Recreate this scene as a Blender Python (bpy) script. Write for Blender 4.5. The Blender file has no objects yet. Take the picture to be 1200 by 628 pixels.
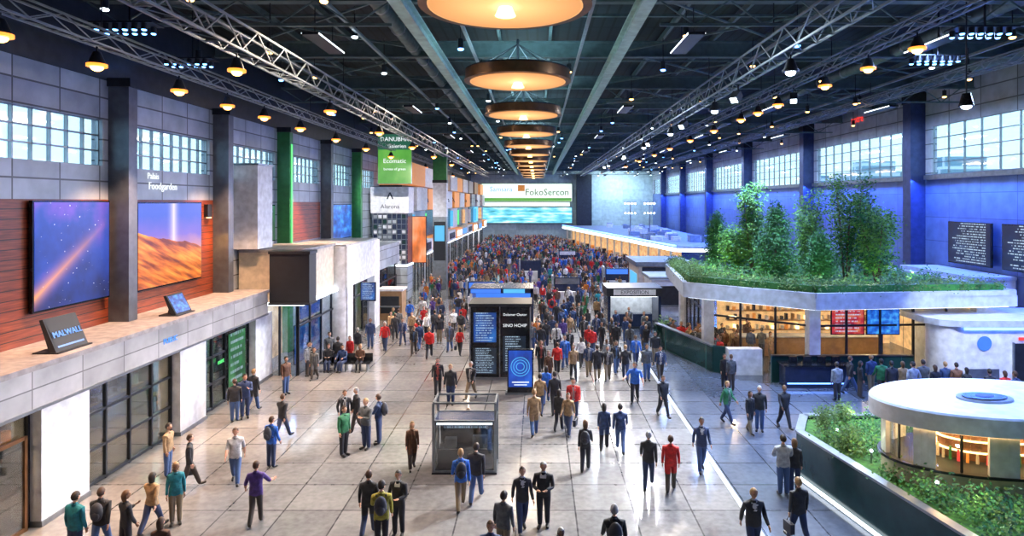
import bpy, math, random
from mathutils import Vector, Matrix
random.seed(7)
R=random.uniform
scene=bpy.context.scene
COL=scene.collection

# ------------------------------------------------------------------ materials
class NT:
    def __init__(s,name):
        s.m=bpy.data.materials.new(name); s.m.use_nodes=True
        s.t=s.m.node_tree; s.n=s.t.nodes; s.l=s.t.links
        s.b=s.n.get('Principled BSDF'); s.out=s.n.get('Material Output')
    def put(s,sock,v):
        if isinstance(v,bpy.types.NodeSocket): s.l.new(v,sock)
        else:
            if hasattr(sock.default_value,'__len__') and not hasattr(v,'__len__'): v=(v,)*len(sock.default_value)
            if hasattr(v,'__len__') and len(v)==3 and len(sock.default_value)==4: v=(*v,1)
            sock.default_value=v
    def math(s,op,a,b=0.0,c=0.0):
        n=s.n.new('ShaderNodeMath'); n.operation=op
        s.put(n.inputs[0],a); s.put(n.inputs[1],b); s.put(n.inputs[2],c); return n.outputs[0]
    def mix(s,f,a,b,mode='MIX'):
        n=s.n.new('ShaderNodeMixRGB'); n.blend_type=mode
        s.put(n.inputs[0],f); s.put(n.inputs[1],a); s.put(n.inputs[2],b); return n.outputs[0]
    def ramp(s,f,stops,interp='LINEAR'):
        n=s.n.new('ShaderNodeValToRGB'); cr=n.color_ramp; cr.interpolation=interp
        while len(cr.elements)<len(stops): cr.elements.new(0.5)
        for e,(p,c) in zip(cr.elements,stops): e.position=p; e.color=(*c,1)
        s.put(n.inputs[0],f); return n.outputs[0]
    def noise(s,vec,scale,detail=3.0,rough=.5):
        n=s.n.new('ShaderNodeTexNoise'); s.put(n.inputs['Scale'],scale); s.put(n.inputs['Detail'],detail)
        if vec is not None: s.l.new(vec,n.inputs['Vector'])
        return n.outputs[0]
    def pos(s):
        return s.n.new('ShaderNodeNewGeometry').outputs['Position']
    def gen(s):
        return s.n.new('ShaderNodeTexCoord').outputs['Generated']
    def sep(s,v):
        n=s.n.new('ShaderNodeSeparateXYZ'); s.l.new(v,n.inputs[0]); return n.outputs
    def comb(s,x,y,z=0.0):
        n=s.n.new('ShaderNodeCombineXYZ'); s.put(n.inputs[0],x); s.put(n.inputs[1],y); s.put(n.inputs[2],z); return n.outputs[0]
    def bump(s,h,st=.2,d=.02):
        n=s.n.new('ShaderNodeBump'); n.inputs['Strength'].default_value=st; n.inputs['Distance'].default_value=d
        s.l.new(h,n.inputs['Height']); s.l.new(n.outputs[0],s.b.inputs['Normal'])
    def base(s,v): s.put(s.b.inputs['Base Color'],v)
    def rough(s,v): s.put(s.b.inputs['Roughness'],v)
    def metal(s,v): s.put(s.b.inputs['Metallic'],v)
    def emit(s,c,st): s.put(s.b.inputs['Emission Color'],c); s.put(s.b.inputs['Emission Strength'],st)

def mat(name,c,rough=.5,metal=0.,noise=.12,sc=3.,em=0.,emc=None):
    n=NT(name)
    f=n.noise(n.pos(),sc)
    a=tuple(x*(1-noise*1.6) for x in c); b=tuple(min(1,x*(1+noise*1.6)) for x in c)
    n.base(n.ramp(f,[(.3,a),(.7,b)])); n.rough(rough); n.metal(metal)
    if em: n.emit(emc or c,em)
    return n.m
def panel(name,c,w,h,axes='yz',seam=.35,rough=.45,metal=0.,mort=.02,var=.15,off=0.):
    n=NT(name); x,y,z=n.sep(n.pos()); d={'x':x,'y':y,'z':z}
    v=n.comb(d[axes[0]],d[axes[1]])
    k=n.n.new('ShaderNodeTexBrick'); k.offset=off; k.squash=1
    n.l.new(v,k.inputs['Vector'])
    n.put(k.inputs['Color1'],tuple(q*(1-var) for q in c)); n.put(k.inputs['Color2'],tuple(min(1,q*(1+var)) for q in c))
    n.put(k.inputs['Mortar'],tuple(q*seam for q in c))
    k.inputs['Scale'].default_value=1; k.inputs['Mortar Size'].default_value=mort
    k.inputs['Brick Width'].default_value=w; k.inputs['Row Height'].default_value=h; k.inputs['Bias'].default_value=0
    f=n.noise(n.pos(),1.3,5)
    n.base(n.mix(1.,k.outputs[0],n.ramp(f,[(.3,(.7,.7,.7)),(.7,(1,1,1))]),'MULTIPLY'))
    n.rough(rough); n.metal(metal)
    return n.m
def emis(name,c,st,base=(.02,.02,.02)):
    n=NT(name); f=n.noise(n.pos(),2.)
    n.base(base); n.emit(n.ramp(f,[(.2,tuple(x*.85 for x in c)),(.8,c)]),st); n.rough(.3); return n.m
def glass(name,tint=(.8,.9,.95),mixv=.15,rough=.03):
    n=NT(name)
    tr=n.n.new('ShaderNodeBsdfTransparent'); tr.inputs[0].default_value=(*tint,1)
    gl=n.n.new('ShaderNodeBsdfGlossy'); gl.inputs['Roughness'].default_value=rough
    fr=n.n.new('ShaderNodeFresnel'); fr.inputs[0].default_value=1.3
    mx=n.n.new('ShaderNodeMixShader')
    n.l.new(n.math('MINIMUM',n.math('ADD',n.math('MULTIPLY',fr.outputs[0],.5),mixv),.6),mx.inputs[0]); n.l.new(tr.outputs[0],mx.inputs[1]); n.l.new(gl.outputs[0],mx.inputs[2])
    n.l.new(mx.outputs[0],n.out.inputs[0]); return n.m

M={}
M['white']=mat('white_paint',(.66,.68,.72),.4)
M['offwhite']=mat('warm_white_panel',(.58,.51,.41),.45)
M['concrete']=panel('concrete_parapet',(.40,.40,.42),1.9,.57,'yz',.4,.6)
M['ledge']=mat('ledge_stone',(.27,.26,.27),.5,noise=.2)
M['greywall']=panel('grey_wall_panels',(.42,.48,.54),1.9,.75,'yz',.22,.4,.1,.03)
M['greywall_r']=panel('grey_wall_panels_right',(.52,.55,.60),3.0,1.0,'yz',.3,.4,.05,.04)
M['bluewall']=panel('blue_wall_panels',(.13,.20,.42),3.0,1.6,'yz',.5,.4,.1)
M['endwall']=panel('end_wall_panels',(.42,.54,.56),5.0,2.4,'xz',.7,.5)
M['dark']=mat('dark_metal',(.03,.035,.045),.4,.5)
M['black']=mat('black_gloss',(.012,.014,.018),.2)
M['matte']=mat('display_matte_black',(.006,.009,.016),.6)
M['steel']=mat('steel_frame',(.25,.28,.31),.35,.8)
M['pillar']=mat('column_steel',(.11,.13,.16),.4,.4)
M['greenp']=mat('green_column',(.03,.20,.06),.4)
M['bluep']=mat('blue_column',(.045,.065,.17),.35,.3)
M['deck']=panel('ceiling_deck',(.016,.028,.036),.5,6,'xy',.3,.7,.2,.06)
M['truss']=mat('truss_aluminium',(.26,.30,.32),.4,.4)
M['beam']=mat('ceiling_beam_dark',(.12,.18,.19),.5,.2)
M['beamg']=mat('ceiling_beam_green',(.38,.52,.47),.5,.1)
M['orange']=mat('orange_panel',(.75,.28,.06),.45,em=.3)
M['woodk']=mat('light_wood',(.36,.21,.10),.45)
M['gdark']=panel('dark_green_glass_panel',(.015,.06,.055),1.3,2,'xz',2.5,.15,.2,.015)
M['glass']=glass('clear_glass',(.92,.97,1),.02)
M['glassd']=glass('tinted_shop_glass',(.72,.76,.78),.14)
M['soil']=mat('soil',(.05,.035,.02),.9)
M['grass']=mat('lawn_grass',(.05,.15,.015),.9,noise=.35,sc=6)
M['bark']=mat('tree_bark',(.12,.08,.05),.9)
M['glowwall']=mat('glowing_interior_wall',(.60,.42,.24),.6,noise=.4,sc=2,em=.5,emc=(1,.55,.22))  # wall surface glows to stand in for warm interior lighting
M['darkint']=mat('dim_interior_wall',(.14,.125,.11),.7,noise=.4,sc=1.5)
M['warmlit']=emis('warm_light_strip',(1,.60,.22),4)
M['whitelit']=emis('white_light_strip',(.85,.93,1),3)
M['bluelit']=emis('blue_light_strip',(.10,.25,1),6)
M['bluesoft']=emis('blue_light_panel',(.05,.2,.9),1.)
M['cyan']=emis('cyan_screen',(.10,.5,.9),.9)
M['greenlit']=emis('green_light_strip',(.1,.8,.2),1.)
M['bulb']=emis('warm_bulb',(1,.50,.14),7)
M['halo_ring']=emis('bulb_halo_glow',(1,.27,.03),2.0)  # orange halo around the bulbs, drawn as a glowing ring
M['bulbw']=emis('white_bulb',(.75,.88,1),8)
M['bulbb']=emis('blue_bulb',(.12,.35,1),8)
M['textw']=emis('sign_lettering_white',(.9,.95,1),.9)
M['textb']=emis('sign_lettering_blue',(.08,.3,.9),1.1)
M['textg']=emis('sign_lettering_green',(.05,.35,.1),.2)
M['textd']=mat('sign_lettering_dark',(.02,.03,.05),.5)
M['red']=emis('red_sign',(.9,.05,.04),1.)
M['rackd']=mat('dark_blue_counter',(.02,.03,.07),.25)
M['roofpav']=mat('pavilion_roof',(.46,.52,.62),.45)
M['canroof']=mat('canopy_roof_blue_grey',(.18,.25,.40),.5)
M['strip']=mat('white_floor_border',(.42,.46,.52),.3)

def wood():
    n=NT('red_wood_slats'); x,y,z=n.sep(n.pos())
    g=n.noise(n.comb(n.math('MULTIPLY',y,.6),n.math('MULTIPLY',z,9.)),2.,5)
    c=n.ramp(g,[(.25,(.08,.014,.006)),(.55,(.22,.045,.016)),(.8,(.34,.085,.028))])
    fr=n.math('FRACT',n.math('MULTIPLY',z,3.3))
    ln=n.math('GREATER_THAN',fr,.1)
    n.base(n.mix(ln,(.015,.004,.002),c)); n.rough(.4); n.bump(fr,.3,.02); return n.m
M['wood']=wood()
def floor_mat():
    n=NT('floor_stone_tiles'); p=n.pos(); x,y,z=n.sep(p)
    k=n.n.new('ShaderNodeTexBrick'); k.offset=0.; k.squash=1
    n.l.new(n.comb(n.math('ADD',x,.6),y),k.inputs['Vector'])
    n.put(k.inputs['Color1'],(.165,.165,.17)); n.put(k.inputs['Color2'],(.245,.243,.243)); n.put(k.inputs['Mortar'],(.04,.04,.045))
    k.inputs['Scale'].default_value=1; k.inputs['Mortar Size'].default_value=.024; k.inputs['Brick Width'].default_value=1.7; k.inputs['Row Height'].default_value=1.7
    cl=n.ramp(n.noise(p,.35,6),[(.3,(.55,.55,.58)),(.7,(1.2,1.17,1.12))])
    c=n.mix(1.,k.outputs[0],cl,'MULTIPLY')
    c=n.mix(.22,c,n.ramp(n.noise(p,5.,6),[(.35,(.08,.08,.08)),(.65,(.28,.28,.28))]))
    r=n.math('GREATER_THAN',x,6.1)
    c=n.mix(r,c,n.mix(1.,c,(.50,.60,.82),'MULTIPLY'))  # right-hand tiles are darker; their blue tint paints in the cool light there
    n.base(c); n.rough(n.ramp(n.noise(p,2.,4),[(.3,(.07,)*3),(.7,(.20,)*3)])); return n.m
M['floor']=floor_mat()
def leafm(name,c0,c1):
    n=NT(name); g=n.n.new('ShaderNodeNewGeometry')
    n.base(n.ramp(g.outputs['Random Per Island'],[(0,c0),(1,c1)])); n.rough(.6)
    return n.m
M['leaf']=leafm('tree_leaves',(.02,.11,.01),(.16,.42,.04))
M['leafd']=leafm('conifer_leaves',(.008,.07,.012),(.04,.22,.03))
M['leafh']=leafm('hedge_leaves',(.015,.07,.01),(.12,.22,.03))
def scr_space():
    n=NT('screen_space'); x,y,z=n.sep(n.gen())
    ns=n.noise(n.gen(),2.5,6)
    c=n.ramp(n.math('ADD',n.math('MULTIPLY',ns,.7),n.math('MULTIPLY',z,.25)),[(.25,(.003,.012,.08)),(.5,(.01,.06,.42)),(.64,(.16,.08,.55)),(.82,(.7,.2,.32))])
    d=n.math('ABSOLUTE',n.math('SUBTRACT',z,n.math('ADD',n.math('MULTIPLY',y,.7),.12)))
    st=n.math('POWER',n.math('MAXIMUM',n.math('SUBTRACT',1.,n.math('MULTIPLY',d,4.)),0.),4.)
    c=n.mix(n.math('MULTIPLY',st,n.math('SUBTRACT',1.,y)),c,(1,.38,.15))
    star=n.math('GREATER_THAN',n.noise(n.gen(),45.,0),.82)
    c=n.mix(star,c,(1,1,1)); n.base((.01,.01,.01)); n.emit(c,.95); n.rough(.3); return n.m
def scr_desert():
    n=NT('screen_desert'); x,y,z=n.sep(n.gen())
    hill=n.math('ADD',n.math('ADD',.55,n.math('MULTIPLY',n.noise(n.comb(y,0.),2.,4),.22)),n.math('MULTIPLY',y,-.25))
    sky=n.ramp(n.math('ADD',z,n.math('MULTIPLY',n.noise(n.gen(),3.,5),.3)),[(.5,(.8,.35,.3)),(.75,(.22,.15,.6)),(1.,(.06,.12,.6))])
    w=n.math('ABSOLUTE',n.math('SUBTRACT',y,.52))
    beam=n.math('POWER',n.math('MAXIMUM',n.math('SUBTRACT',1.,n.math('MULTIPLY',w,7.)),0.),3.)
    sky=n.mix(n.math('MULTIPLY',beam,.8),sky,(1,.85,.8))
    gr=n.ramp(n.noise(n.comb(n.math('ADD',n.math('MULTIPLY',y,3.),n.math('MULTIPLY',z,5.)),n.math('MULTIPLY',z,2.)),2.5,6),[(.35,(.22,.03,.01)),(.5,(.75,.16,.015)),(.68,(1,.42,.06))])
    c=n.mix(n.math('GREATER_THAN',hill,z),sky,gr)
    n.base((.01,.01,.01)); n.emit(c,.9); n.rough(.3); return n.m
def scr_generic(name,cols,u='y',st=.8,scale=3.,lines=0):
    n=NT(name); x,y,z=n.sep(n.gen()); d={'x':x,'y':y}[u]
    c=n.ramp(n.noise(n.gen(),scale,4),[(.3,cols[0]),(.5,cols[1]),(.7,cols[2])])
    if lines:
        fr=n.math('FRACT',n.math('MULTIPLY',z,float(lines)))
        row=n.math('FLOOR',n.math('MULTIPLY',z,float(lines)))
        on=n.math('MULTIPLY',n.math('GREATER_THAN',fr,.62),n.math('GREATER_THAN',n.noise(n.comb(n.math('MULTIPLY',d,26.),n.math('MULTIPLY',row,3.7)),2.,0),.46))
        on=n.math('MULTIPLY',on,n.math('LESS_THAN',d,n.math('ADD',.35,n.math('MULTIPLY',n.noise(n.comb(n.math('MULTIPLY',row,5.3),0.),1.,0),.9))))
        mg=n.math('MULTIPLY',n.math('GREATER_THAN',d,.1),n.math('LESS_THAN',d,.9))
        c=n.mix(n.math('MULTIPLY',n.math('MULTIPLY',on,mg),.75),c,cols[3] if len(cols)>3 else (.6,.8,1))
    n.base((.01,.01,.01)); n.emit(c,st); n.rough(.3); return n.m
M['scr_space']=scr_space(); M['scr_desert']=scr_desert()
M['scr_blue']=scr_generic('screen_blue',[(.01,.03,.25),(.02,.15,.7),(.1,.5,1)],'x',.8,5)
M['scr_bluel']=scr_generic('screen_blue_text',[(.01,.03,.12),(.01,.06,.28),(.02,.15,.5)],'x',.8,2,12)
M['scr_dep']=scr_generic('screen_departures',[(.004,.008,.03),(.006,.012,.05),(.01,.03,.1)],'y',.9,2,16)
M['scr_red']=scr_generic('screen_red',[(.10,.01,.02),(.6,.03,.04),(.8,.25,.1)],'x',.8,4,8)
M['scr_green']=scr_generic('screen_green',[(.08,.36,.05),(.14,.5,.08),(.28,.62,.12)],'x',.65,1.5)
M['scr_greeny']=scr_generic('screen_green_side',[(.005,.05,.02),(.02,.22,.06),(.1,.45,.15)],'y',.5,3,7)
M['scr_white']=scr_generic('screen_white',[(.6,.9,.7),(.8,.95,.85),(.95,.97,.93)],'x',1.0,1.5)
M['scr_land']=scr_generic('screen_landscape',[(.02,.22,.25),(.15,.6,.85),(.75,.9,.98)],'x',1.1,6)
M['scr_dark']=scr_generic('screen_dark_text',[(.006,.01,.015),(.01,.02,.04),(.02,.04,.08)],'x',.8,2,15)

# ------------------------------------------------------------------ geometry
class B:
    def __init__(s,name): s.name=name; s.v=[]; s.f=[]; s.mi=[]; s.mats=[]; s.smooth=[]
    def idx(s,m):
        m=M[m] if isinstance(m,str) else m
        if m not in s.mats: s.mats.append(m)
        return s.mats.index(m)
    def add(s,vs,fs,m,sm=False):
        o=len(s.v); s.v+= [tuple(q) for q in vs]; i=s.idx(m)
        for f in fs: s.f.append([o+k for k in f]); s.mi.append(i); s.smooth.append(sm)
    def box(s,x0,x1,y0,y1,z0,z1,m):
        x0,x1=sorted((x0,x1)); y0,y1=sorted((y0,y1)); z0,z1=sorted((z0,z1))
        s.add([(x0,y0,z0),(x1,y0,z0),(x1,y1,z0),(x0,y1,z0),(x0,y0,z1),(x1,y0,z1),(x1,y1,z1),(x0,y1,z1)],
              [(3,2,1,0),(4,5,6,7),(0,1,5,4),(1,2,6,5),(2,3,7,6),(3,0,4,7)],m)
    def prism(s,pts,z0,z1,m,top=None):
        n=len(pts); vs=[(p[0],p[1],z0) for p in pts]+[(p[0],p[1],z1) for p in pts]
        s.add(vs,[tuple(reversed(range(n)))]+[(i,(i+1)%n,(i+1)%n+n,i+n) for i in range(n)],m)
        s.add([(p[0],p[1],z1) for p in pts],[tuple(range(n))],top or m)
    def wallseg(s,p,q,t,z0,z1,m):
        p=Vector(p);q=Vector(q); d=(q-p).normalized(); nn=Vector((-d.y,d.x))*t/2
        s.prism([p-nn,q-nn,q+nn,p+nn],z0,z1,m)
    def beam(s,p,q,w,h,m):
        p=Vector(p);q=Vector(q); d=(q-p).normalized(); up=Vector((0,0,1))
        if abs(d.z)>.95: up=Vector((1,0,0))
        sd=d.cross(up).normalized()*w/2; u=sd.cross(d).normalized()*h/2
        s.add([p-sd-u,p+sd-u,p+sd+u,p-sd+u,q-sd-u,q+sd-u,q+sd+u,q-sd+u],[(0,1,2,3),(7,6,5,4),(0,4,5,1),(1,5,6,2),(2,6,7,3),(3,7,4,0)],m)
    def frus(s,c,r0,r1,z0,z1,m,n=24,sx=1,sy=1,caps=True):
        a=[2*math.pi*i/n for i in range(n)]
        vs=[(c[0]+r0*sx*math.cos(t),c[1]+r0*sy*math.sin(t),z0) for t in a]+[(c[0]+r1*sx*math.cos(t),c[1]+r1*sy*math.sin(t),z1) for t in a]
        s.add(vs,[(i,(i+1)%n,(i+1)%n+n,i+n) for i in range(n)],m,True)
        if caps:
            s.add(vs[:n],[tuple(reversed(range(n)))],m); s.add(vs[n:],[tuple(range(n))],m)
    def ell(s,c,r,m,nu=10,nv=7):
        vs=[];fs=[]
        for j in range(nv+1):
            ph=math.pi*j/nv
            for i in range(nu):
                t=2*math.pi*i/nu
                vs.append((c[0]+r[0]*math.sin(ph)*math.cos(t),c[1]+r[1]*math.sin(ph)*math.sin(t),c[2]-r[2]*math.cos(ph)))
        for j in range(nv):
            for i in range(nu): fs.append((j*nu+i,j*nu+(i+1)%nu,(j+1)*nu+(i+1)%nu,(j+1)*nu+i))
        s.add(vs,fs,m,True)
    def tube(s,pts,rad,m,n=6,flat=1.,side=None):
        pts=[Vector(p) for p in pts]; vs=[];fs=[]
        for k,p in enumerate(pts):
            d=(pts[min(k+1,len(pts)-1)]-pts[max(k-1,0)]).normalized()
            sd=side if side else Vector((1,0,0)); sd=Vector(sd); sd=(sd-d*sd.dot(d))
            if sd.length<1e-3: sd=Vector((0,1,0))-d*d.y
            sd.normalize(); u=d.cross(sd)
            for i in range(n):
                t=2*math.pi*i/n; vs.append(p+sd*rad[k]*math.cos(t)+u*rad[k]*flat*math.sin(t))
        for k in range(len(pts)-1):
            for i in range(n): fs.append((k*n+i,k*n+(i+1)%n,(k+1)*n+(i+1)%n,(k+1)*n+i))
        fs.append(tuple(reversed(range(n)))); fs.append(tuple((len(pts)-1)*n+i for i in range(n)))
        s.add(vs,fs,m,True)
    def mesh(s,origin=(0,0,0)):
        me=bpy.data.meshes.new(s.name); o=Vector(origin)
        me.from_pydata([tuple(Vector(v)-o) for v in s.v],[],s.f)
        for m in s.mats: me.materials.append(m)
        me.polygons.foreach_set('material_index',s.mi); me.polygons.foreach_set('use_smooth',s.smooth)
        me.update(); return me
    def obj(s,parent=None,name=None):
        xs=[v[0] for v in s.v];ys=[v[1] for v in s.v];zs=[v[2] for v in s.v]
        o=((min(xs)+max(xs))/2,(min(ys)+max(ys))/2,min(zs))
        ob=bpy.data.objects.new(name or s.name,s.mesh(o)); ob.location=o; COL.objects.link(ob)
        if parent: par(ob,parent)
        return ob
def par(ch,p):
    ch.parent=p; ch.matrix_parent_inverse=Matrix.Translation(-Vector(p.location))
def sbox(name,x0,x1,y0,y1,z0,z1,m,parent=None):
    b=B(name); b.box(x0,x1,y0,y1,z0,z1,m); return b.obj(parent)
def txt(s,loc,size,m,facing='cam',parent=None,name='lettering',align='CENTER'):
    cu=bpy.data.curves.new('t','FONT'); cu.body=s; cu.size=size; cu.align_x=align; cu.align_y='CENTER'; cu.extrude=.01; cu.resolution_u=2
    t=bpy.data.objects.new('t',cu); COL.objects.link(t)
    dg=bpy.context.evaluated_depsgraph_get(); me=bpy.data.meshes.new_from_object(t.evaluated_get(dg))
    bpy.data.objects.remove(t); me.materials.clear(); me.materials.append(M[m])
    o=bpy.data.objects.new(name,me); COL.objects.link(o); o.location=loc
    o.rotation_euler={'cam':(math.pi/2,0,0),'px':(math.pi/2,0,math.pi/2),'mx':(math.pi/2,0,-math.pi/2)}[facing]
    if parent: par(o,parent)
    return o
def light(kind,name,loc,power,col,size=1.,sizey=None,rot=(0,0,0),spot=None,blend=.5,spread=None,aim=None):
    l=bpy.data.lights.new(name,kind); l.energy=power; l.color=col
    if kind=='AREA':
        if sizey: l.shape='RECTANGLE'; l.size=size; l.size_y=sizey
        else: l.shape='DISK'; l.size=size
        if spread: l.spread=spread
    else: l.shadow_soft_size=size
    if kind=='SPOT': l.spot_size=spot or 1.5; l.spot_blend=blend
    o=bpy.data.objects.new(name,l); o.location=loc; o.rotation_euler=rot; COL.objects.link(o)
    if aim: o.rotation_euler=(Vector(aim)-Vector(loc)).to_track_quat('-Z','Y').to_euler()
    return o

# ------------------------------------------------------------------ room shell
XL,XR,YE,ZC=-15.6,27.0,150.0,17.2
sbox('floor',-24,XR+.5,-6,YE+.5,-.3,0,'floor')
sbox('trim_1',5.97,6.13,0,YE,0.0,.012,'strip')
sbox('ceiling',-16.2,XR+.5,-6,YE+.5,ZC,ZC+.3,'deck')
sbox('wall_back',-16.2,XR+.5,YE,YE+.5,0,ZC,'endwall')
sbox('wall_front',-24,XR+.5,-6.5,-6,0,ZC,'darkint')
cols_l=[7.9,15.6,23.5,31.0,38.6,46.3,54.0]
wb=B('wall_left')
wb.box(XL-.4,XL,-6,31,4.3,9.1,'wood')
wb.box(XL-.4,XL,31,62,0,9.1,'greywall')
wb.box(XL-.4,XL,-6,62,9.1,10.3,'greywall')
wb.box(XL-.4,XL,-6,62,11.95,13.4,'greywall')
wb.box(XL-.4,XL,-6,YE,13.4,ZC,'dark')
wb.box(XL-.4,XL,62,YE,0,13.4,'greywall')
for c in [-1]+cols_l+[61.5]: wb.box(XL-.4,XL,c-.55,c+.55,10.3,11.95,'greywall')
wb.obj()
def windows(X,ys,z0,z1,nx,nz,tag):
    for (a,b) in ys:
        w=B('window_%d'%windows.n); windows.n+=1
        t=.05
        for i in range(nx+1):
            y=a+(b-a)*i/nx; w.box(X-.06,X+.06,y-t/2 if i else y,y+t/2,z0,z1,'steel')
        for j in range(nz+1):
            z=z0+(z1-z0)*j/nz; w.box(X-.06,X+.06,a,b,z-t/2,z+t/2,'steel')
        w.box(X-.01,X+.01,a,b,z0,z1,'glass'); w.obj()
windows.n=1
cc=[-1]+cols_l+[61.5]
windows(XL-.2,[(cc[i]+.55,cc[i+1]-.55) for i in range(len(cc)-1)],10.3,11.95,9,3,'l')
for c in cols_l:
    b=B('column_left'); m='greenp' if c in(38.6,54.0) else 'pillar'
    b.box(XL-.02,XL+.75,c-.25,c+.25,4.66 if c<32 else 0,13.5,m); b.box(XL-.02,XL+.85,c-.33,c+.33,13.2,13.5,'dark')
    if c in(38.6,): b.box(XL+.76,XL+.8,c-.1,c+.1,6,12.5,'greenlit')
    b.obj(name='wall_column')
# right wall
cols_r=[9,27,45,63,81,99,117,135]
wb=B('wall_right')
wb.box(XR,XR+.4,-6,YE,0,10.9,'bluewall'); wb.box(XR,XR+.4,-6,YE,14.2,ZC,'greywall_r')
wb.box(XR,XR+.4,-6,-5,10.9,14.2,'greywall_r')
for c in cols_r: wb.box(XR,XR+.4,c-1.1,c+1.1,10.9,14.2,'greywall_r')
wb.box(XR,XR+.4,YE-1,YE,10.9,14.2,'greywall_r')
wb.obj()
rr=[-6.1]+cols_r+[YE]
windows(XR+.2,[(rr[i]+1.1,rr[i+1]-1.1) for i in range(len(rr)-1)],10.9,14.2,10,4,'r')
for c in cols_r:
    b=B('wall_column'); b.box(XR-1.0,XR+.02,c-.45,c+.45,0,ZC-.5,'bluep'); b.box(XR-1.1,XR+.02,c-.55,c+.55,15.9,ZC-.4,'dark'); b.box(XR-1.05,XR-1.0,c-.48,c+.48,0,ZC-1,'bluep'); b.obj()
for i in range(len(cols_r)-1):
    a,b_=cols_r[i]+.8,cols_r[i+1]-.8
    sbox('trim_%d'%(i+2),XR-.35,XR-.02,a,b_,10.55,10.85,'steel')
    light('AREA','wall_washer_light',(XR-.75,(a+b_)/2,10.5),1900,(.05,.15,1),.25,b_-a,rot=(0,math.radians(25),0))
# exterior buildings seen through the windows
n=NT('city_facade'); k=n.n.new('ShaderNodeTexBrick'); k.offset=0; x,y,z=n.sep(n.pos()); n.l.new(n.comb(y,z),k.inputs[0])
n.put(k.inputs['Color1'],(.16,.30,.38)); n.put(k.inputs['Color2'],(.4,.55,.6)); n.put(k.inputs['Mortar'],(.85,.88,.9)); k.inputs['Scale'].default_value=1; k.inputs['Mortar Size'].default_value=.3; k.inputs['Brick Width'].default_value=2.2; k.inputs['Row Height'].default_value=2.0
n.base(k.outputs[0]); n.rough(.5); M['city']=n.m
for i in range(7):
    y0=-10+i*24; h=R(10.5,12.6)
    b=B('city_building'); b.box(-62,-50,y0,y0+R(9,17),0,h,'city'); b.box(-60,-55,y0+2,y0+6,h,h+1.2,'city'); b.obj()
    h=R(12,15); b=B('city_building'); b.box(58,70,y0+5,y0+R(14,20),0,h,'city'); b.box(60,66,y0+8,y0+12,h,h+2,'city'); b.obj()
M['street']=mat('street_paving',(.5,.52,.54),.8)
sbox('ground_outside',-160,160,-90,260,-.6,-.35,'street')

# ------------------------------------------------------------------ ceiling structure
b=B('ceiling_beams')
y=14.0
while y<YE:
    b.box(XL,XR-.1,y-.15,y+.15,16.0,16.08,'beam'); b.box(XL,XR-.1,y-.04,y+.04,16.0,16.75,'beam'); b.box(XL,XR-.1,y-.15,y+.15,16.7,16.78,'beam')
    b.box(XL,XR-.1,y+4.2,y+4.32,16.75,16.85,'beam')
    y+=8.5
for X in [-14,-11.5,-9,-6.5,-1.8,0.6,6,8.5,11,13.5,16,18.5,21,23.5,26]:
    b.box(X-.07,X+.07,8,YE,16.8,17.05,'beam')
for X in (-4.6,3.6): 
    b.box(X-.22,X+.22,8,YE,15.45,15.52,'beamg'); b.box(X-.05,X+.05,8,YE,15.5,15.95,'beamg'); b.box(X-.22,X+.22,8,YE,15.9,15.98,'beamg')
y=14
while y<YE-9:
    for (a,c) in ((-15,-5),(4,13),(13,26)): 
        b.beam((a,y,16.3),(c,y+8.5,16.3),.08,.08,'beam'); b.beam((c,y,16.3),(a,y+8.5,16.3),.08,.08,'beam')
    y+=8.5
for X in (-7.2,-2.9,1.9,10.2,20.): b.beam((X,8,15.8),(X,YE,15.8),.12,.12,'truss')
# transverse lattice girders
for y in range(22,146,17):
    for (x0,x1) in ((XL,-5),(4.2,XR-1.2)):
        n_=int((x1-x0)/1.2)
        b.beam((x0,y,15.1),(x1,y,15.1),.1,.1,'beam'); b.beam((x0,y,15.95),(x1,y,15.95),.1,.1,'beam')
        for k in range(n_):
            xa=x0+(x1-x0)*k/n_; xb=x0+(x1-x0)*(k+1)/n_
            b.beam((xa,y,15.1 if k%2 else 15.95),(xb,y,15.95 if k%2 else 15.1),.05,.05,'beam')
b.obj()
M['duct']=mat('duct_metal',(.12,.16,.17),.4,.4)
b=B('ventilation_ducts')
for X,z in ((-5.9,16.35),(17.3,16.3),(23.2,16.2)):
    b.tube([(X,10,z),(X,60,z),(X,YE-1,z)],[.28]*3,'duct',12)
    for y in range(12,146,3): b.tube([(X,y,z),(X,y+.12,z)],[.31,.31],'steel',12)
b.obj()
def truss(X,z,y0,y1,w=.6,h=.8,t=.05,name='lighting_truss'):
    b=B(name)
    for sx in(-1,1):
        for zz in (z,z+h): b.beam((X+sx*w/2,y0,zz),(X+sx*w/2,y1,zz),t*1.3,t*1.3,'truss')
    y=y0;k=0;st=1.1
    while y<y1-st:
        for sx in(-1,1):
            b.beam((X+sx*w/2,y,z if k%2 else z+h),(X+sx*w/2,y+st,z+h if k%2 else z),t*.7,t*.7,'truss')
        b.beam((X-w/2,y,z),(X+w/2,y,z),t*.7,t*.7,'truss'); b.beam((X-w/2,y,z),(X+w/2,y+st,z),t*.5,t*.5,'truss')
        y+=st;k+=1
    y=y0+2
    while y<y1: 
        b.beam((X,y,z+h),(X,y,16.0),.03,.03,'dark'); y+=8.5
    return b.obj()
truss(-9.4,13.7,12,120); truss(8.3,13.9,12,120); truss(-12.6,13.5,8,110,.35,.45,.04); truss(12.4,14.6,8,125,.35,.45,.04)
truss(19.5,14.7,10,110,.35,.45,.04)
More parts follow.
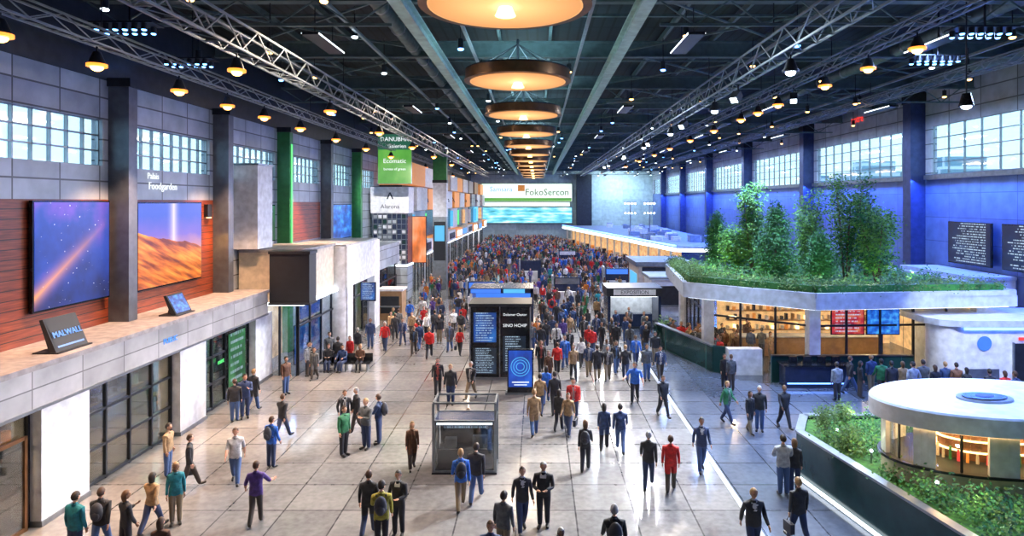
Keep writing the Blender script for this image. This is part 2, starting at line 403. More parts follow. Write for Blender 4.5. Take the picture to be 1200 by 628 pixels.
# spotlights hung on the trusses
def spot_fixture(x,y,z,col,m,pw,tilt=0,spot=1.15):
    b=B('track_spotlight'); b.frus((x,y),.10,.24,z-.15,z-.5,'dark',14); b.beam((x,y,z-.2),(x,y,z),.04,.04,'dark')
    b.frus((x,y),.27,.27,z-.58,z-.5,'halo_ring' if m=='bulb' else 'dark',16); b.ell((x,y,z-.59),(.17,.17,.12),m); b.obj()
    if pw: light('SPOT','spotlight_lamp',(x,y,z-.78),pw,col,.09,rot=(0,tilt,0),spot=spot,blend=.6)
ys=[15,18.3,22.5,26,29.5,34,40,47,55,63,72,82,95]
for i,y in enumerate(ys): spot_fixture(-12.6,y,13.45,(1,.58,.34),'bulb',(6000 if i%2==0 else 0) if i<8 else 0,.22)
for i,y in enumerate([15.5,20.9,24,27.6,33,36,39,45,52,60,68,78,90]): spot_fixture(12.4,y,14.55,(.38,.56,1),'bulb',(5200 if i%2==0 else 0) if i<8 else 0,-.12)
for i,y in enumerate([21,30,40,50,62,75]): spot_fixture(8.3,y,13.85,(.55,.72,1),'bulbw',4200 if i<4 else 0)
for i,y in enumerate([20,29,38,48,58,70]): spot_fixture(-9.4,y,13.65,(1,.72,.55),'bulb',4800 if i<4 else 0,-.1)
# floodlights added on the right-hand truss, raking the floor to strengthen cast shadows
for (x,y,pw,ax,ay,c) in ((8.3,26.5,15000,-2,17,(1,.93,.85)),(8.3,36,16000,-4,26,(1,.88,.75)),(8.3,47,16000,-3,36,(.95,.95,1)),(12.4,31,12000,8,20,(.7,.82,1)),(8.3,60,15000,-2,48,(1,.92,.85)),(8.3,78,15000,-2,64,(1,.95,.9))):
    z=13.85 if x<10 else 14.55
    d=(Vector((ax,ay,0))-Vector((x,y,z-.5))).normalized(); p0=Vector((x,y,z-.35)); p1=p0+d*.45
    b=B('shadow_floodlight'); b.beam((x,y,z),(x,y,z-.3),.05,.05,'dark'); b.beam(p0,p1,.34,.30,'dark'); b.beam(p1,p1+d*.02,.28,.24,'bulbw'); b.obj()
    light('SPOT','shadow_key_light',p1+d*.25,pw,c,.1,spot=1.35,blend=.8,aim=(ax,ay,0))
b=B('ceiling_downlights')
for y in range(20,146,6):
    for X in (-14,-11,-7,-2.9,1.9,6,10.5,14,18.5,21.5,25):
        if random.random()<.7:
            xx,yy=X+R(-.6,.6),y+R(-2,2); zz=R(14.9,15.7); b.frus((xx,yy),.12,.12,zz+.02,zz+.4,'dark',8); b.ell((xx,yy,zz),(.13,.13,.07),random.choice(['bulbw','bulb','bulb','bulbb']),8,4); b.beam((xx,yy,zz+.3),(xx,yy,16.85),.03,.03,'dark')
b.obj()
for (cx,cy) in((-13.8,20.),(13.6,20.5),(14.6,24.5),(-14.5,25)):
    b=B('led_lamp_cluster')
    for i in range(6):
        for j in range(2):
            b.frus((cx+i*.3,cy+j*.5),.09,.09,14.4,14.6,'dark',8); b.ell((cx+i*.3,cy+j*.5,14.39),(.08,.08,.04),'bulbb',8,4)
    b.box(cx-.2,cx+1.8,cy-.1,cy+.6,14.6,14.65,'dark'); b.beam((cx+.9,cy+.25,14.65),(cx+.9,cy+.25,16.8),.05,.05,'dark'); b.obj()
# ring pendant lamps
n=NT('pendant_glow'); x,y,z=n.sep(n.n.new('ShaderNodeTexCoord').outputs['Object'])
rr_=n.math('SQRT',n.math('ADD',n.math('MULTIPLY',x,x),n.math('MULTIPLY',y,y)))
n.emit(n.ramp(n.math('DIVIDE',rr_,2.3),[(0,(1,.80,.45)),(.22,(1,.55,.20)),(.6,(.75,.36,.12)),(.86,(.60,.26,.08)),(1,(1,.62,.28))]),1.05); n.base((.2,.07,.02)); M['glow']=n.m
M['bronze']=mat('bronze_rim',(.22,.10,.04),.35,.6)
b=B('ring_pendant_lamp'); Rr=2.25
b.frus((0,0),Rr,Rr,0,.42,'bronze',48,caps=False); b.frus((0,0),Rr-.12,Rr-.12,.02,.4,'bronze',48,caps=False)
b.frus((0,0),Rr+.04,Rr+.04,-.03,.04,'bronze',48); b.frus((0,0),Rr,Rr,.40,.46,'dark',48)
b.frus((0,0),Rr-.2,.35,-.05,.0,'glow',48); b.frus((0,0),.28,.18,-.28,-.05,'warmlit',20)
for a in range(6):
    t=a*math.pi/3; b.beam((Rr*math.cos(t)*.9,Rr*math.sin(t)*.9,.45),(0,0,1.6),.03,.03,'dark')
b.frus((0,0),.06,.06,.4,1.8,'dark',8)
lm=b.mesh()
for i in range(12):
    o=bpy.data.objects.new('ring_pendant_lamp',lm); o.location=(-.85,16.9+10.6*i,14.2); COL.objects.link(o)
    light('AREA','pendant_lamp_light',(-.85,16.9+10.6*i,13.85),330,(1,.80,.58),3.)
    light('AREA','ceiling_fill_light',(-.85,16.9+10.6*i,14.75),270,(.5,.88,1),3.,rot=(math.pi,0,0))  # added upward light hidden above each pendant, brightens the ceiling
# linear ceiling luminaires
for X,c,pw in ((-8,(1,.80,.60),300),(5.6,(.75,.88,1),300),(14.9,(.34,.52,1),620),(22,(.42,.58,1),800)):
    for k in range(8):
        y=24+17*k
        b=B('linear_luminaire'); b.box(X-.3,X+.3,y-1.5,y+1.5,14.9,15.0,'dark'); b.box(X-.31,X-.3,y-1.5,y+1.5,14.92,14.97,'whitelit'); b.box(X+.3,X+.31,y-1.5,y+1.5,14.92,14.97,'whitelit'); b.beam((X,y-1,15.),(X,y-1,15.99),.03,.03,'dark'); b.beam((X,y+1,15.),(X,y+1,15.99),.03,.03,'dark'); b.obj()
        light('AREA','luminaire_light',(X,y,14.87),pw,c,.5,2.8)
# pendant on right
b=B('black_pendant_lamp'); b.frus((13.4,20),.22,.12,12.0,12.4,'black',16); b.beam((13.4,20,12.4),(13.4,20,16.8),.03,.03,'dark'); b.ell((13.4,20,12.0),(.15,.15,.1),'bulbw'); b.obj()

# ------------------------------------------------------------------ left lower level
def screen(name,face,a0,a1,z0,z1,p,m,fm='black',t=.12,fr=.06,parent=None):
    b=B(name)
    if face=='px': b.box(p-t,p,a0-fr,a1+fr,z0-fr,z1+fr,fm); o=b.obj(parent); d=sbox('display',p,p+.02,a0,a1,z0,z1,m,o)
    if face=='mx': b.box(p,p+t,a0-fr,a1+fr,z0-fr,z1+fr,fm); o=b.obj(parent); d=sbox('display',p-.02,p,a0,a1,z0,z1,m,o)
    if face=='cam': b.box(a0-fr,a1+fr,p,p+t,z0-fr,z1+fr,fm); o=b.obj(parent); d=sbox('display',a0,a1,p-.02,p,z0,z1,m,o)
    return o
screen('wall_screen','px',19.6,23.0,5.65,9.0,-15.42,'scr_space')
screen('wall_screen','px',24.7,29.3,5.6,8.95,-15.42,'scr_desert')
b=B('balcony_parapet')
b.box(-15.58,-13.75,-6,32,3.94,4.5,'concrete'); b.box(-13.75,-13.5,-6,32,3.36,4.5,'concrete'); b.box(-15.58,-13.40,-6,32,4.5,4.65,'ledge')
b.box(-13.5,-13.45,-6,32,3.38,3.46,'steel')
b.obj()
b=B('wall_sconce'); b.box(-15.58,-15.4,29.9,30.3,8.3,8.9,'dark'); b.box(-15.5,-15.42,29.95,30.25,8.25,8.3,'warmlit'); b.obj(); light('SPOT','sconce_lamp',(-15.1,30.1,8.2),260,(1,.45,.12),.05,rot=(0,-.1,0),spot=1.6)
txt('PUBLIC',(-13.47,23.5,3.95),.28,'textb','px',None,'wall_lettering')
txt('Foodgarden',(-15.55,26.6,9.65),.42,'textw','px',None,'wall_lettering')
txt('Palais',(-15.55,25.9,10.05),.36,'textw','px',None,'wall_lettering')
piers=[11.6,18.7,25.6,32.2]
sf=B('wall_storefront_back'); sf.box(-20,-19.8,-6,33,0,3.9,'darkint'); sf.box(-20,-14.2,-6,33,3.75,3.93,'darkint'); sf.obj()
for i,p in enumerate(piers):
    b=B('storefront_pier'); b.box(-14.6,-13.76,p-.95,p+.95,0.15,3.36,'white'); b.box(-14.62,-13.72,p-.98,p+.98,0,.15,'steel'); b.obj()
prev=-5
for i,p in enumerate(piers):
    a,b_=prev,p-.98
    s=B('storefront_window'); 
    nseg=max(3,int((b_-a)/1.15))
    for k in range(nseg+1):
        y=a+(b_-a)*k/nseg; s.box(-14.2,-14.08,y-.04,y+.04,0,3.36,'dark')
    for z in (.08,1.15,2.3,3.3): s.box(-14.2,-14.08,a,b_,z-.04,z+.04,'dark')
    s.box(-14.15,-14.13,a,b_,0,3.36,'glassd'); s.obj()
    light('AREA','shop_interior_light',(-17,(a+b_)/2,3.6),260 if i<3 else 110,(1,.66,.32) if i<3 else (.5,1,.6),1.5)
    s=B('shop_shelving')
    for k in range(4):
        z=.3+k*.75; s.box(-19.6,-19.0,a+.4,b_-.3,z,z+.05,'woodk')
        y=a+.5
        while y<b_-.6: s.box(-19.5,-19.1,y,y+.25,z+.05,z+.05+R(.2,.5),random.choice(['offwhite','orange','woodk','white','rackd'])); y+=R(.35,.7)
    s.box(-19.7,-19.6,a+.4,b_-.3,0,3.2,'woodk')
    y=a+1
    while y<b_-1.4: s.frus((-16.4,y),.35,.35,.72,.77,'woodk',14); s.frus((-16.4,y),.04,.04,0,.72,'dark',8); s.frus((-16.4,y),.2,.2,0,.03,'dark',12); y+=2.1
    s.obj()
    prev=p+.98
b=B('door_1'); 
for y in (15.1,16.3,17.5): b.box(-14.06,-13.98,y-.05,y+.05,0,2.6,'bronze')
for z in (.06,2.56): b.box(-14.06,-13.98,15.1,17.5,z-.05,z+.05,'bronze')
b.box(-14.03,-14.01,15.1,17.5,0,2.6,'glassd'); b.box(-13.98,-13.93,16.1,16.15,.9,1.5,'steel'); b.obj()
screen('storefront_poster','px',29.0,30.6,.6,3.0,-14.0,'scr_greeny',t=.05)
txt('mint',(-13.95,28.2,2.0),.3,'greenlit','px',None,'shop_lettering')
# slanted display monitors on the parapet
def monitor(x,y,w,h,text):
    b=B('desktop_display')
    b.add([(x-.05,y-w/2,4.68),(x-.05,y+w/2,4.68),(x-.45,y+w/2,4.68+h),(x-.45,y-w/2,4.68+h),(x-.25,y-w/2,4.66),(x-.25,y+w/2,4.66),(x-.55,y+w/2,4.66+h),(x-.55,y-w/2,4.66+h)],
      [(0,1,2,3),(7,6,5,4),(0,4,5,1),(1,5,6,2),(2,6,7,3),(3,7,4,0)],'matte')
    b.box(x-.7,x+.05,y-w/2-.05,y+w/2+.05,4.65,4.69,'matte'); b.beam((x-.65,y,4.66),(x-.5,y,4.6+h*.7),.08,.08,'dark')
    e=.06
    def P(t,yy): return (x-.05-.4*t+.012,yy,4.68+h*t+.006)
    b.add([P(.07,y-w/2+e),P(.07,y+w/2-e),P(.93,y+w/2-e),P(.93,y-w/2+e)],[(0,1,2,3)],'matte' if text else 'scr_blue')
    o=b.obj()
    if text:
        t=txt(text,(x-.2,y,4.68+h*.5),.25,'textb','px',o); t.rotation_euler=(math.radians(67),0,math.pi/2)
        o2=B('screen_glow'); o2.add([P(.12,y-w/2+.12),P(.12,y+w/2-.12),P(.17,y+w/2-.12),P(.17,y-w/2+.12)],[(0,1,2,3)],'bluesoft'); q=o2.obj(o); q.location.x+=.01
    return o
monitor(-13.75,19.0,1.3,.95,'MALWALL'); monitor(-13.75,25.0,1.1,.75,'')
b=B('white_duct_box'); b.box(-15.58,-14.3,32.7,34.5,6.6,10.9,'white'); b.box(-15.58,-14.25,32.65,34.55,10.9,11.0,'steel'); b.obj()
# shop pavilion left
b=B('shop_pavilion')
b.box(-15.5,-12.3,33.2,38.6,3.8,6.4,'offwhite'); b.box(-15.5,-12.2,33.1,38.7,6.4,6.55,'ledge'); b.box(-15.5,-12.1,33.1,45,3.65,3.8,'whitelit')
b.box(-15.5,-11.6,39.0,47.0,3.8,6.3,'white'); b.frus((-12.2,39.4),.6,.6,0,6.3,'white',20); b.box(-15.5,-11.6,39.1,40.2,0,3.8,'white'); b.box(-12.1,-11.6,45.5,47.,0,3.8,'white')
b.box(-15.5,-11.7,39.1,46.9,6.3,6.4,'greywall')
b.box(-15.5,-12.1,47,56,3.8,5.6,'greywall'); b.box(-15.5,-15.3,33.2,56,0,3.7,'glowwall')
for y in (33.3,35,36.8,38.6,41.5,43.5,45.4,49,51,53,55.9): b.box(-12.5,-12.4,y-.05,y+.05,0,3.7,'dark')
b.box(-12.47,-12.45,33.2,56,0,3.7,'glassd'); b.box(-12.5,-12.4,33.2,56,2.5,2.6,'dark')
for x in (-15.3,-14.4,-13.4,-12.5): b.box(x-.05,x+.05,33.2,33.3,0,3.7,'dark')
b.box(-15.4,-12.5,33.24,33.26,0,3.7,'glassd')
o=b.obj()
screen('blue_shop_panel','px',34,38.3,.4,2.4,-12.9,'scr_blue',t=.05,parent=o); screen('blue_shop_panel','px',41,45,.4,3.2,-13.2,'scr_blue',t=.05,parent=o)
sbox('blue_light_box',-13,-12.9,35,38.2,2.6,3.5,'bluesoft',o)
light('AREA','shop_interior_light',(-14,36,3.6),160,(.25,.45,1),1.5); light('AREA','shop_interior_light',(-14,50,3.6),200,(1,.75,.5),1.5)
b=B('sign_box'); b.box(-13.45,-11.45,32.1,33.1,3.9,6.5,'matte'); b.box(-13.5,-11.4,32.05,33.15,6.4,6.55,'dark'); b.box(-13.5,-11.4,32.05,33.15,3.85,3.95,'dark'); b.obj()
b=B('wooden_kiosk'); b.box(-12.2,-10.4,49,50.6,0,2.2,'woodk'); b.box(-12.3,-10.3,48.9,50.7,2.2,2.35,'white'); b.box(-12.0,-10.6,48.95,49,.5,1.8,'dark'); b.box(-12.1,-10.5,48.7,49.,1.0,1.08,'steel'); b.obj()
b=B('portrait_sign'); b.frus((-11.15,42.15),.05,.05,0,2.55,'steel',10); b.frus((-11.15,42.15),.3,.3,0,.04,'steel',16); b.box(-11.65,-10.65,42.05,42.2,2.5,3.75,'black'); o=b.obj(); sbox('display',-11.6,-10.7,42.03,42.05,2.6,3.7,'scr_bluel',o)
# bays on the left wall behind
screen('wall_screen','px',34.8,37.6,6.8,8.8,-15.45,'scr_greeny'); screen('wall_screen','px',47.5,53,6.2,8.8,-15.45,'scr_blue'); 
sbox('wood_wall_panel',-15.59,-15.5,40,45.6,6.5,9.0,'wood')
# display tower + banner
b=B('display_tower'); b.box(-15.4,-11.9,59,61.5,8,10.4,'white'); b.box(-15.3,-12,59.1,61.4,3.2,8,'rackd')
for i in range(8):
    x=-15.2+i*.44; b.box(x-.03,x+.03,59.0,59.1,3.2,8,'steel')
for j in range(11): b.box(-15.3,-12.,59.0,59.08,3.2+j*.47,3.25+j*.47,'steel')
for i in range(7):
    for j in range(10):
        if random.random()<.6: b.box(-15.14+i*.44,-14.82+i*.44,59.03,59.09,3.3+j*.47,3.6+j*.47,random.choice(['white','gdark','greywall','white','greywall']))
b.box(-15.3,-12,59,61.4,0,3.2,'greywall'); b.box(-15.4,-11.9,58.9,61.4,3.1,3.25,'whitelit'); b.box(-14.5,-13,58.95,59,0,2.4,'dark'); o=b.obj()
txt('Alarona',(-13.6,58.95,8.6),.55,'textd','cam',o); txt('^',(-13.6,58.95,9.3),1.6,'textd','cam',o)
light('SPOT','tower_floodlight',(-10.6,47,13.9),7000,(1,.97,.92),.1,spot=.75,aim=(-13.2,59,7.5))
b=B('green_banner'); b.box(-14.0,-11.0,56.,56.12,10.6,15.0,'steel'); b.beam((-13.5,56.05,15.),(-13.5,56.05,15.9),.04,.04,'dark'); b.beam((-11.5,56.05,15.),(-11.5,56.05,15.9),.04,.04,'dark'); o=b.obj()
sbox('banner_face',-13.95,-11.05,55.97,56,10.65,14.95,'scr_green',o)
sbox('banner_header',-13.95,-11.05,55.94,55.97,13.6,14.95,emis('banner_dark_green',(.03,.16,.10),.6),o)
txt('DANUBHK',(-12.5,55.92,14.5),.52,'textw','cam',o); txt('Galerien',(-12.3,55.92,13.9),.48,'textw','cam',o); txt('Ecomatic',(-12.5,55.95,12.6),.55,'textw','cam',o); txt('bureau of green',(-12.5,55.95,11.9),.3,'textw','cam',o)
b=B('sign_pylon'); b.box(-10.8,-9.4,66,67,11,14.4,'greenp'); b.box(-10.8,-9.4,66,67,7.5,11,'white'); b.box(-10.8,-9.4,66,67,0,7.5,'steel'); b.box(-10.85,-9.35,65.95,67.05,11.,11.3,'dark'); b.box(-10.85,-9.35,65.95,67.05,14.2,14.5,'steel'); b.box(-10.7,-9.5,65.93,65.95,3,7,'matte'); b.box(-10.6,-9.6,65.9,65.93,5,6.6,'cyan'); b.obj()
# shops receding on the left
tiers=[['orange','white','greywall'],['white','orange','offwhite'],['offwhite','greywall','orange'],['woodk','white','cyan'],['white','orange','white']]
y=62.5;k=0
while y<144:
    t=tiers[k%5]; d=7.4; px=-12.6+R(-.3,.5)
    b=B('shop_unit')
    b.box(-15.5,px,y,y+d,10.7,12.9,t[0]); b.box(-15.5,px+.5,y,y+d*.8,8.2,10.5,t[1]); b.box(-15.5,px,y,y+d,5.2,8.1,'rackd' if k%2 else t[2])
    b.box(-15.5,px+.8,y,y+d,3.7,5.1,['white','orange','offwhite'][k%3]); b.box(-15.5,px+.8,y,y+d,3.55,3.7,'whitelit')
    b.box(-15.5,-15.2,y,y+d,0,3.6,'glowwall'); b.box(-15.5,px,y+d-.2,y+d,0,3.6,'white')
    for q in range(5): b.box(px-.1,px,y+q*d/4.3,y+q*d/4.3+.1,0,3.6,'dark')
    b.box(px-.06,px-.04,y,y+d,0,3.6,'glassd'); b.box(px+.81,px+.85,y+1,y+d-1,4.0,4.8,['rackd','whitelit','textb'][k%3])
    b.box(-15.5,px-1,y+.1,y+d-.1,8.05,8.25,'dark'); b.box(-15.5,px-1,y+.1,y+d-.1,10.45,10.75,'dark')
    b.box(-15.2,px+.3,y-.05,y,5.5,7.8,['cyan','greenlit','glowwall','white'][k%4])
    o=b.obj(); txt(['Imaxa','Leroma','CAFE','Zentrum','MODA'][k%5],((px-15)/2+.3,y-.1,9.3),1.,'textd','cam',o)
    y+=d+.2;k+=1
screen('orange_lightbox','cam',-12.5,-10.8,3.2,7.6,61.9,scr_generic('screen_orange',[(.02,.02,.02),(.8,.2,.05),(.9,.6,.4)],'x',.9,1.2))
# end wall screens
o=screen('end_wall_screen','cam',-13.,8.,9.2,13.3,149,'scr_white',fm='steel'); txt('FokoSercon',(2.2,148.9,11.3),2.1,'textg','cam',o); txt('Samsara',(-8.5,148.9,12),1.6,'textb','cam',o); sbox('logo_patch',-4.6,-3,148.9,148.95,11.6,13,'orange',o); sbox('green_footer',-12.9,7.9,148.9,148.97,9.25,10.0,'scr_green',o)
screen('end_wall_screen','cam',-13,8,4.2,7.8,149,'scr_land',fm='steel')
sbox('green_strip_screen',-12.5,7.5,148.8,148.95,8.1,9.0,'scr_white')
sbox('end_wall_pier',9,12.5,147.5,149.9,0,15.5,'dark')
light('AREA','end_wall_wash_light',(18,142,15.5),1500,(.7,.9,1),6,1,rot=(math.radians(50),0,0))

# ------------------------------------------------------------------ centre kiosks
b=B('information_kiosk'); b.box(-3.45,-.35,32.5,34.6,0,3.75,'black'); b.box(-3.5,-.3,32.45,34.65,3.7,3.85,'dark'); b.box(-3.5,-.3,32.45,34.65,0,.12,'steel'); b.box(-3.46,-3.4,32.44,32.5,.1,3.7,'steel'); b.box(-.4,-.34,32.44,32.5,.1,3.7,'steel'); b.box(-1.95,-1.9,32.44,32.5,.1,3.7,'steel'); o=b.obj()
screen('panel_screen','cam',-3.25,-2.1,1.9,3.4,32.48,'scr_bluel',t=.02,parent=o); screen('panel_screen','cam',-1.75,-.6,.4,2.2,32.48,'scr_dark',t=.02,parent=o); screen('panel_screen','cam',-3.25,-2.1,.3,1.6,32.48,'scr_dark',t=.02,parent=o)
txt('SINO HCHIP',(-1.15,32.44,2.75),.22,'textw','cam',o); txt('Dolomer Clastor',(-1.15,32.44,3.3),.17,'textw','cam',o)
b=B('digital_totem'); b.box(-1.42,-.2,30,30.25,0,2.1,'black'); b.box(-1.5,-.12,29.9,30.4,0,.08,'steel'); o=b.obj(); sbox('display',-1.36,-.26,29.98,30,.35,2.05,scr_generic('screen_totem_blue',[(.01,.03,.2),(.01,.06,.4),(.02,.12,.6)],'x',.9,2),o)
q=B('ring_graphic'); 
for i in range(28):
    t=2*math.pi*i/28; u=t+.24; 
    for r_ in(.45,.33,.2): q.add([(-.81+r_*math.cos(t),29.97,1.3+r_*math.sin(t)),(-.81+r_*math.cos(u),29.97,1.3+r_*math.sin(u)),(-.81+(r_-.03)*math.cos(u),29.97,1.3+(r_-.03)*math.sin(u)),(-.81+(r_-.03)*math.cos(t),29.97,1.3+(r_-.03)*math.sin(t))],[(0,1,2,3)],'cyan')
q.box(-1.2,-.4,29.965,29.975,.55,.6,'textw'); q.box(-1.1,-.5,29.965,29.975,.43,.47,'textw')
q.obj(o)
# glass showcase
b=B('glass_display_case'); x0,x1,y0,y1,h=-3.45,-1.4,21.2,22.2,2.35
for x in(x0,x1):
    for y in(y0,y1): b.box(x-.04,x+.04,y-.04,y+.04,0,h,'steel')
for z in (.08,1.75,h):
    for y in(y0,y1): b.box(x0,x1,y-.03,y+.03,z-.03,z+.03,'steel')
    for x in(x0,x1): b.box(x-.03,x+.03,y0,y1,z-.03,z+.03,'steel')
b.box(x0,x1,y0,y0+.02,.08,1.75,'glassd'); b.box(x0,x0+.02,y0,y1,.08,1.75,'glassd'); b.box(x1-.02,x1,y0,y1,.08,1.75,'glassd'); b.box(x0+.1,x1-.1,y0+.3,y1-.1,0.06,.7,'matte'); b.box(x0+.1,x1-.1,y1-.07,y1-.03,.1,1.7,'matte'); b.box(x0+.2,x1-.2,y1-.1,y1-.08,1.2,1.6,'scr_dark'); b.box(x0+.3,x0+.7,y0+.4,y0+.7,.7,1.,'offwhite'); b.box(x1-.8,x1-.3,y0+.4,y0+.6,.7,1.1,'steel'); b.box(x0,x1,y0,y1,1.73,1.76,'rackd'); b.box(x0+.1,x1-.1,y0+.02,y0+.04,1.62,1.68,'whitelit'); b.box(x0-.05,x1+.05,y0-.05,y1+.05,0,.06,'dark'); b.obj()
b=B('exhibition_booth'); b.box(-4.8,-.3,45,48,0,.1,'dark'); b.box(-4.8,-4.6,45,48,0,2.9,'white'); b.box(-.5,-.3,45,48,0,2.9,'rackd'); b.box(-4.6,-.5,47.8,48,0,2.9,'bluesoft'); b.box(-4.8,-.3,45,48,2.6,2.95,'rackd'); b.box(-4.4,-2.8,45.2,45.8,.1,1.1,'white'); b.box(-2.4,-.9,44.95,45,2.62,2.9,'cyan'); b.box(-4.7,-2.6,44.95,45,2.62,2.9,'bluesoft'); b.obj()
b=B('exhibition_booth'); b.box(5.0,8.8,45.6,48.5,0,.1,'dark'); b.box(5,5.2,45.6,48.5,0,2.8,'rackd'); b.box(8.6,8.8,45.6,48.5,0,2.8,'rackd'); b.box(5.2,8.6,48.2,48.5,0,2.8,'white'); b.box(4.9,8.9,45.5,48.6,2.3,2.9,'dark'); b.box(5.4,8.4,45.46,45.5,2.4,2.8,'white'); b.box(5.6,8.2,45.8,46.4,.1,1.0,'rackd'); b.box(5.2,8.6,46,48,2.2,2.3,'whitelit'); o=b.obj()
txt('EXPOSITION',(6.9,45.44,2.6),.35,'textd','cam',o)
for (x,y,c) in((-6,55,'bluesoft'),(1.5,58,'steel'),(7,66,'bluesoft'),(-2,75,'rackd'),(3,90,'white')):
    b=B('exhibition_stand'); b.box(x,x+2.4,y,y+.3,0,2.2,'rackd'); b.box(x+.1,x+2.3,y-.03,y,1.6,2.1,c); b.box(x-.2,x-.05,y,y+1.5,0,2.3,'greywall'); b.box(x+.1,x+2,y-.9,y-.4,0,1.,'white'); b.obj()

# ------------------------------------------------------------------ right: garden pavilion
def leaves(b,c,r,n,m,ls=.13,clump=14):
    for _ in range(max(1,n//clump)):
        while True:
            p=Vector((R(-1,1),R(-1,1),R(-1,1)))
            if .25<p.length<1: break
        q=Vector((c[0]+p.x*r[0],c[1]+p.y*r[1],c[2]+p.z*r[2]))
        for _ in range(clump):
            o=q+Vector((random.gauss(0,1),random.gauss(0,1),random.gauss(0,1)))*ls*1.4
            d=Vector((R(-1,1),R(-1,1),R(-.8,.5))).normalized(); e=d.orthogonal().normalized()*ls*.32; l=ls*R(.7,1.3)
            b.add([o,o+d*l*.5+e,o+d*l,o+d*l*.5-e],[(0,1,2,3)],m)
def tree(x,y,z,h,r,kind,name):
    b=B(name)
    if kind=='cone':
        b.tube([(x,y,z),(x,y,z+h*.8)],[.1,.03],'bark')
        for i in range(10):
            t=i/9; rr=r*(math.sin(math.pi*(t*.88+.10))**.75)*(1-.45*t); leaves(b,(x,y,z+.3+t*(h-.5)),(rr,rr,h*.09),int(300+700*rr),'leafd',.14)
    else:
        for i in range(4):
            a=i*1.57+R(-.5,.5); s_=R(.15,.5)*r; tx,ty=x+math.cos(a)*s_*1.6,y+math.sin(a)*s_*1.6
            hh=h*R(.7,1.0); b.tube([(x+math.cos(a)*.1,y+math.sin(a)*.1,z),((x+tx)/2,(y+ty)/2,z+hh*.5),(tx,ty,z+hh)],[.06,.045,.015],'bark',5)
            for k in range(6):
                t=.28+.72*k/5; cx=x+(tx-x)*t+R(-.15,.15); cy=y+(ty-y)*t
                leaves(b,(cx,cy,z+hh*t),(r*.5*(1.2-t*.7),r*.5*(1.2-t*.7),h*.07),170,random.choice(['leaf','leaf','leafd']),.17)
    return b.obj()
def hedge(pts,z,w,h,n,m='leafh',name='hedge'):
    b=B(name)
    for i in range(len(pts)-1):
        p=Vector(pts[i]);q=Vector(pts[i+1]); L=(q-p).length; b.wallseg(p,q,w*.7,z,z+h*.75,'leafd')
        for _ in range(int(L*n)):
            c=p.lerp(q,random.random()); nn=Vector((-(q-p).y,(q-p).x)).normalized()*R(-w/2,w/2)
            leaves(b,(c.x+nn.x,c.y+nn.y,z+h*R(.3,1)),(.12,.12,.1),12,m,.12,12)
    return b.obj()
RP=[(9.2,46),(8.0,35.2),(13.4,30.8),(24.,32),(24.,46)]
b=B('garden_pavilion'); b.prism(RP,3.8,4.35,'roofpav','roofpav')
def inset(pts,d):
    c=Vector((sum(p[0] for p in pts)/len(pts),sum(p[1] for p in pts)/len(pts)))
    return [tuple(Vector(p)+(c-Vector(p)).normalized()*d) for p in pts]
I0=inset(RP,.14)
for i in range(5): b.wallseg(I0[i],I0[(i+1)%5],.25,4.35,4.6,'roofpav')
I1=inset(RP,.5); b.prism(I1,4.36,4.5,'soil','grass')
for i in range(5): 
    p,q=inset(RP,.4)[i],inset(RP,.4)[(i+1)%5]; b.wallseg(p,q,.1,3.74,3.79,'whitelit')
I2=inset(RP,1.6)
for i in range(5):
    p,q=Vector(I2[i]),Vector(I2[(i+1)%5]); L=(q-p).length; nn=int(L/1.5)
    if i==3: b.wallseg(p,q,.1,0,3.7,'glowwall')
    for k in range(nn+1):
        c=p.lerp(q,k/nn); b.box(c.x-.05,c.x+.05,c.y-.05,c.y+.05,0,3.75,'dark')
    b.wallseg(p,q,.03,.0,3.7,'glass'); b.wallseg(p,q,.1,2.7,2.8,'dark')
    b.box(p.x-.28,p.x+.28,p.y-.28,p.y+.28,0,3.8,'white')
b.wallseg((11.5,41),(22.5,41),.2,0,3.7,'glowwall')
for z in (.9,1.5,2.1,2.7): b.box(12,22,40.5,40.9,z,z+.06,'woodk')
for z in (.96,1.56,2.16,2.76):
    x=12.
    while x<22: b.box(x,x+.15,40.55,40.8,z,z+R(.2,.4),random.choice(['offwhite','orange','woodk','white','rackd','warmlit'])); x+=R(.25,.5)
b.box(12,20,37.5,38.3,0,1.1,'woodk'); b.box(11.9,20.1,37.4,38.4,1.1,1.16,'white')
for x in range(11,23,2):
    for y in (35,38): b.frus((x,y),.12,.12,3.68,3.79,'warmlit',10)
b.obj()
for x,y in((11,36),(14.5,34.5),(18.5,36),(22,37)): light('POINT','restaurant_lamp',(x,y,3.3),140,(1,.62,.28),.12)
hedge([inset(RP,.75)[0],inset(RP,.75)[1],inset(RP,.75)[2],inset(RP,.75)[3]],4.5,.8,.55,26)
for (x,y,h,r,k) in((12.3,44,3.6,.9,'cone'),(12.9,41.6,3.0,.9,'t'),(13.4,40,5.3,1.15,'t'),(13.5,36.3,4.3,1.35,'cone'),(16.2,38.2,4.9,1.2,'t'),(17.8,37,5.7,1.3,'t'),(19.3,37.6,5.2,1.2,'t'),(18.7,35.2,3.6,1.1,'t'),(15.7,35.6,2.7,.8,'cone')):
    tree(x,y,4.5,h,r,k,'garden_tree' if k=='t' else 'conifer_tree')
b=B('ground_cover_plants')
for _ in range(260):
    x,y=R(10,22),R(34,44); leaves(b,(x,y,4.6+R(0,.35)),(.35,.35,.2),30,random.choice(['leafh','leafd','leafd','leaf']),.16,15)
b.obj()
for x,y in((11.6,36),(15,33.6),(17.5,33.5),(20.5,35),(11.3,41)): light('POINT','garden_uplight',(x,y,5.3),60,(.85,1,.5),.12)
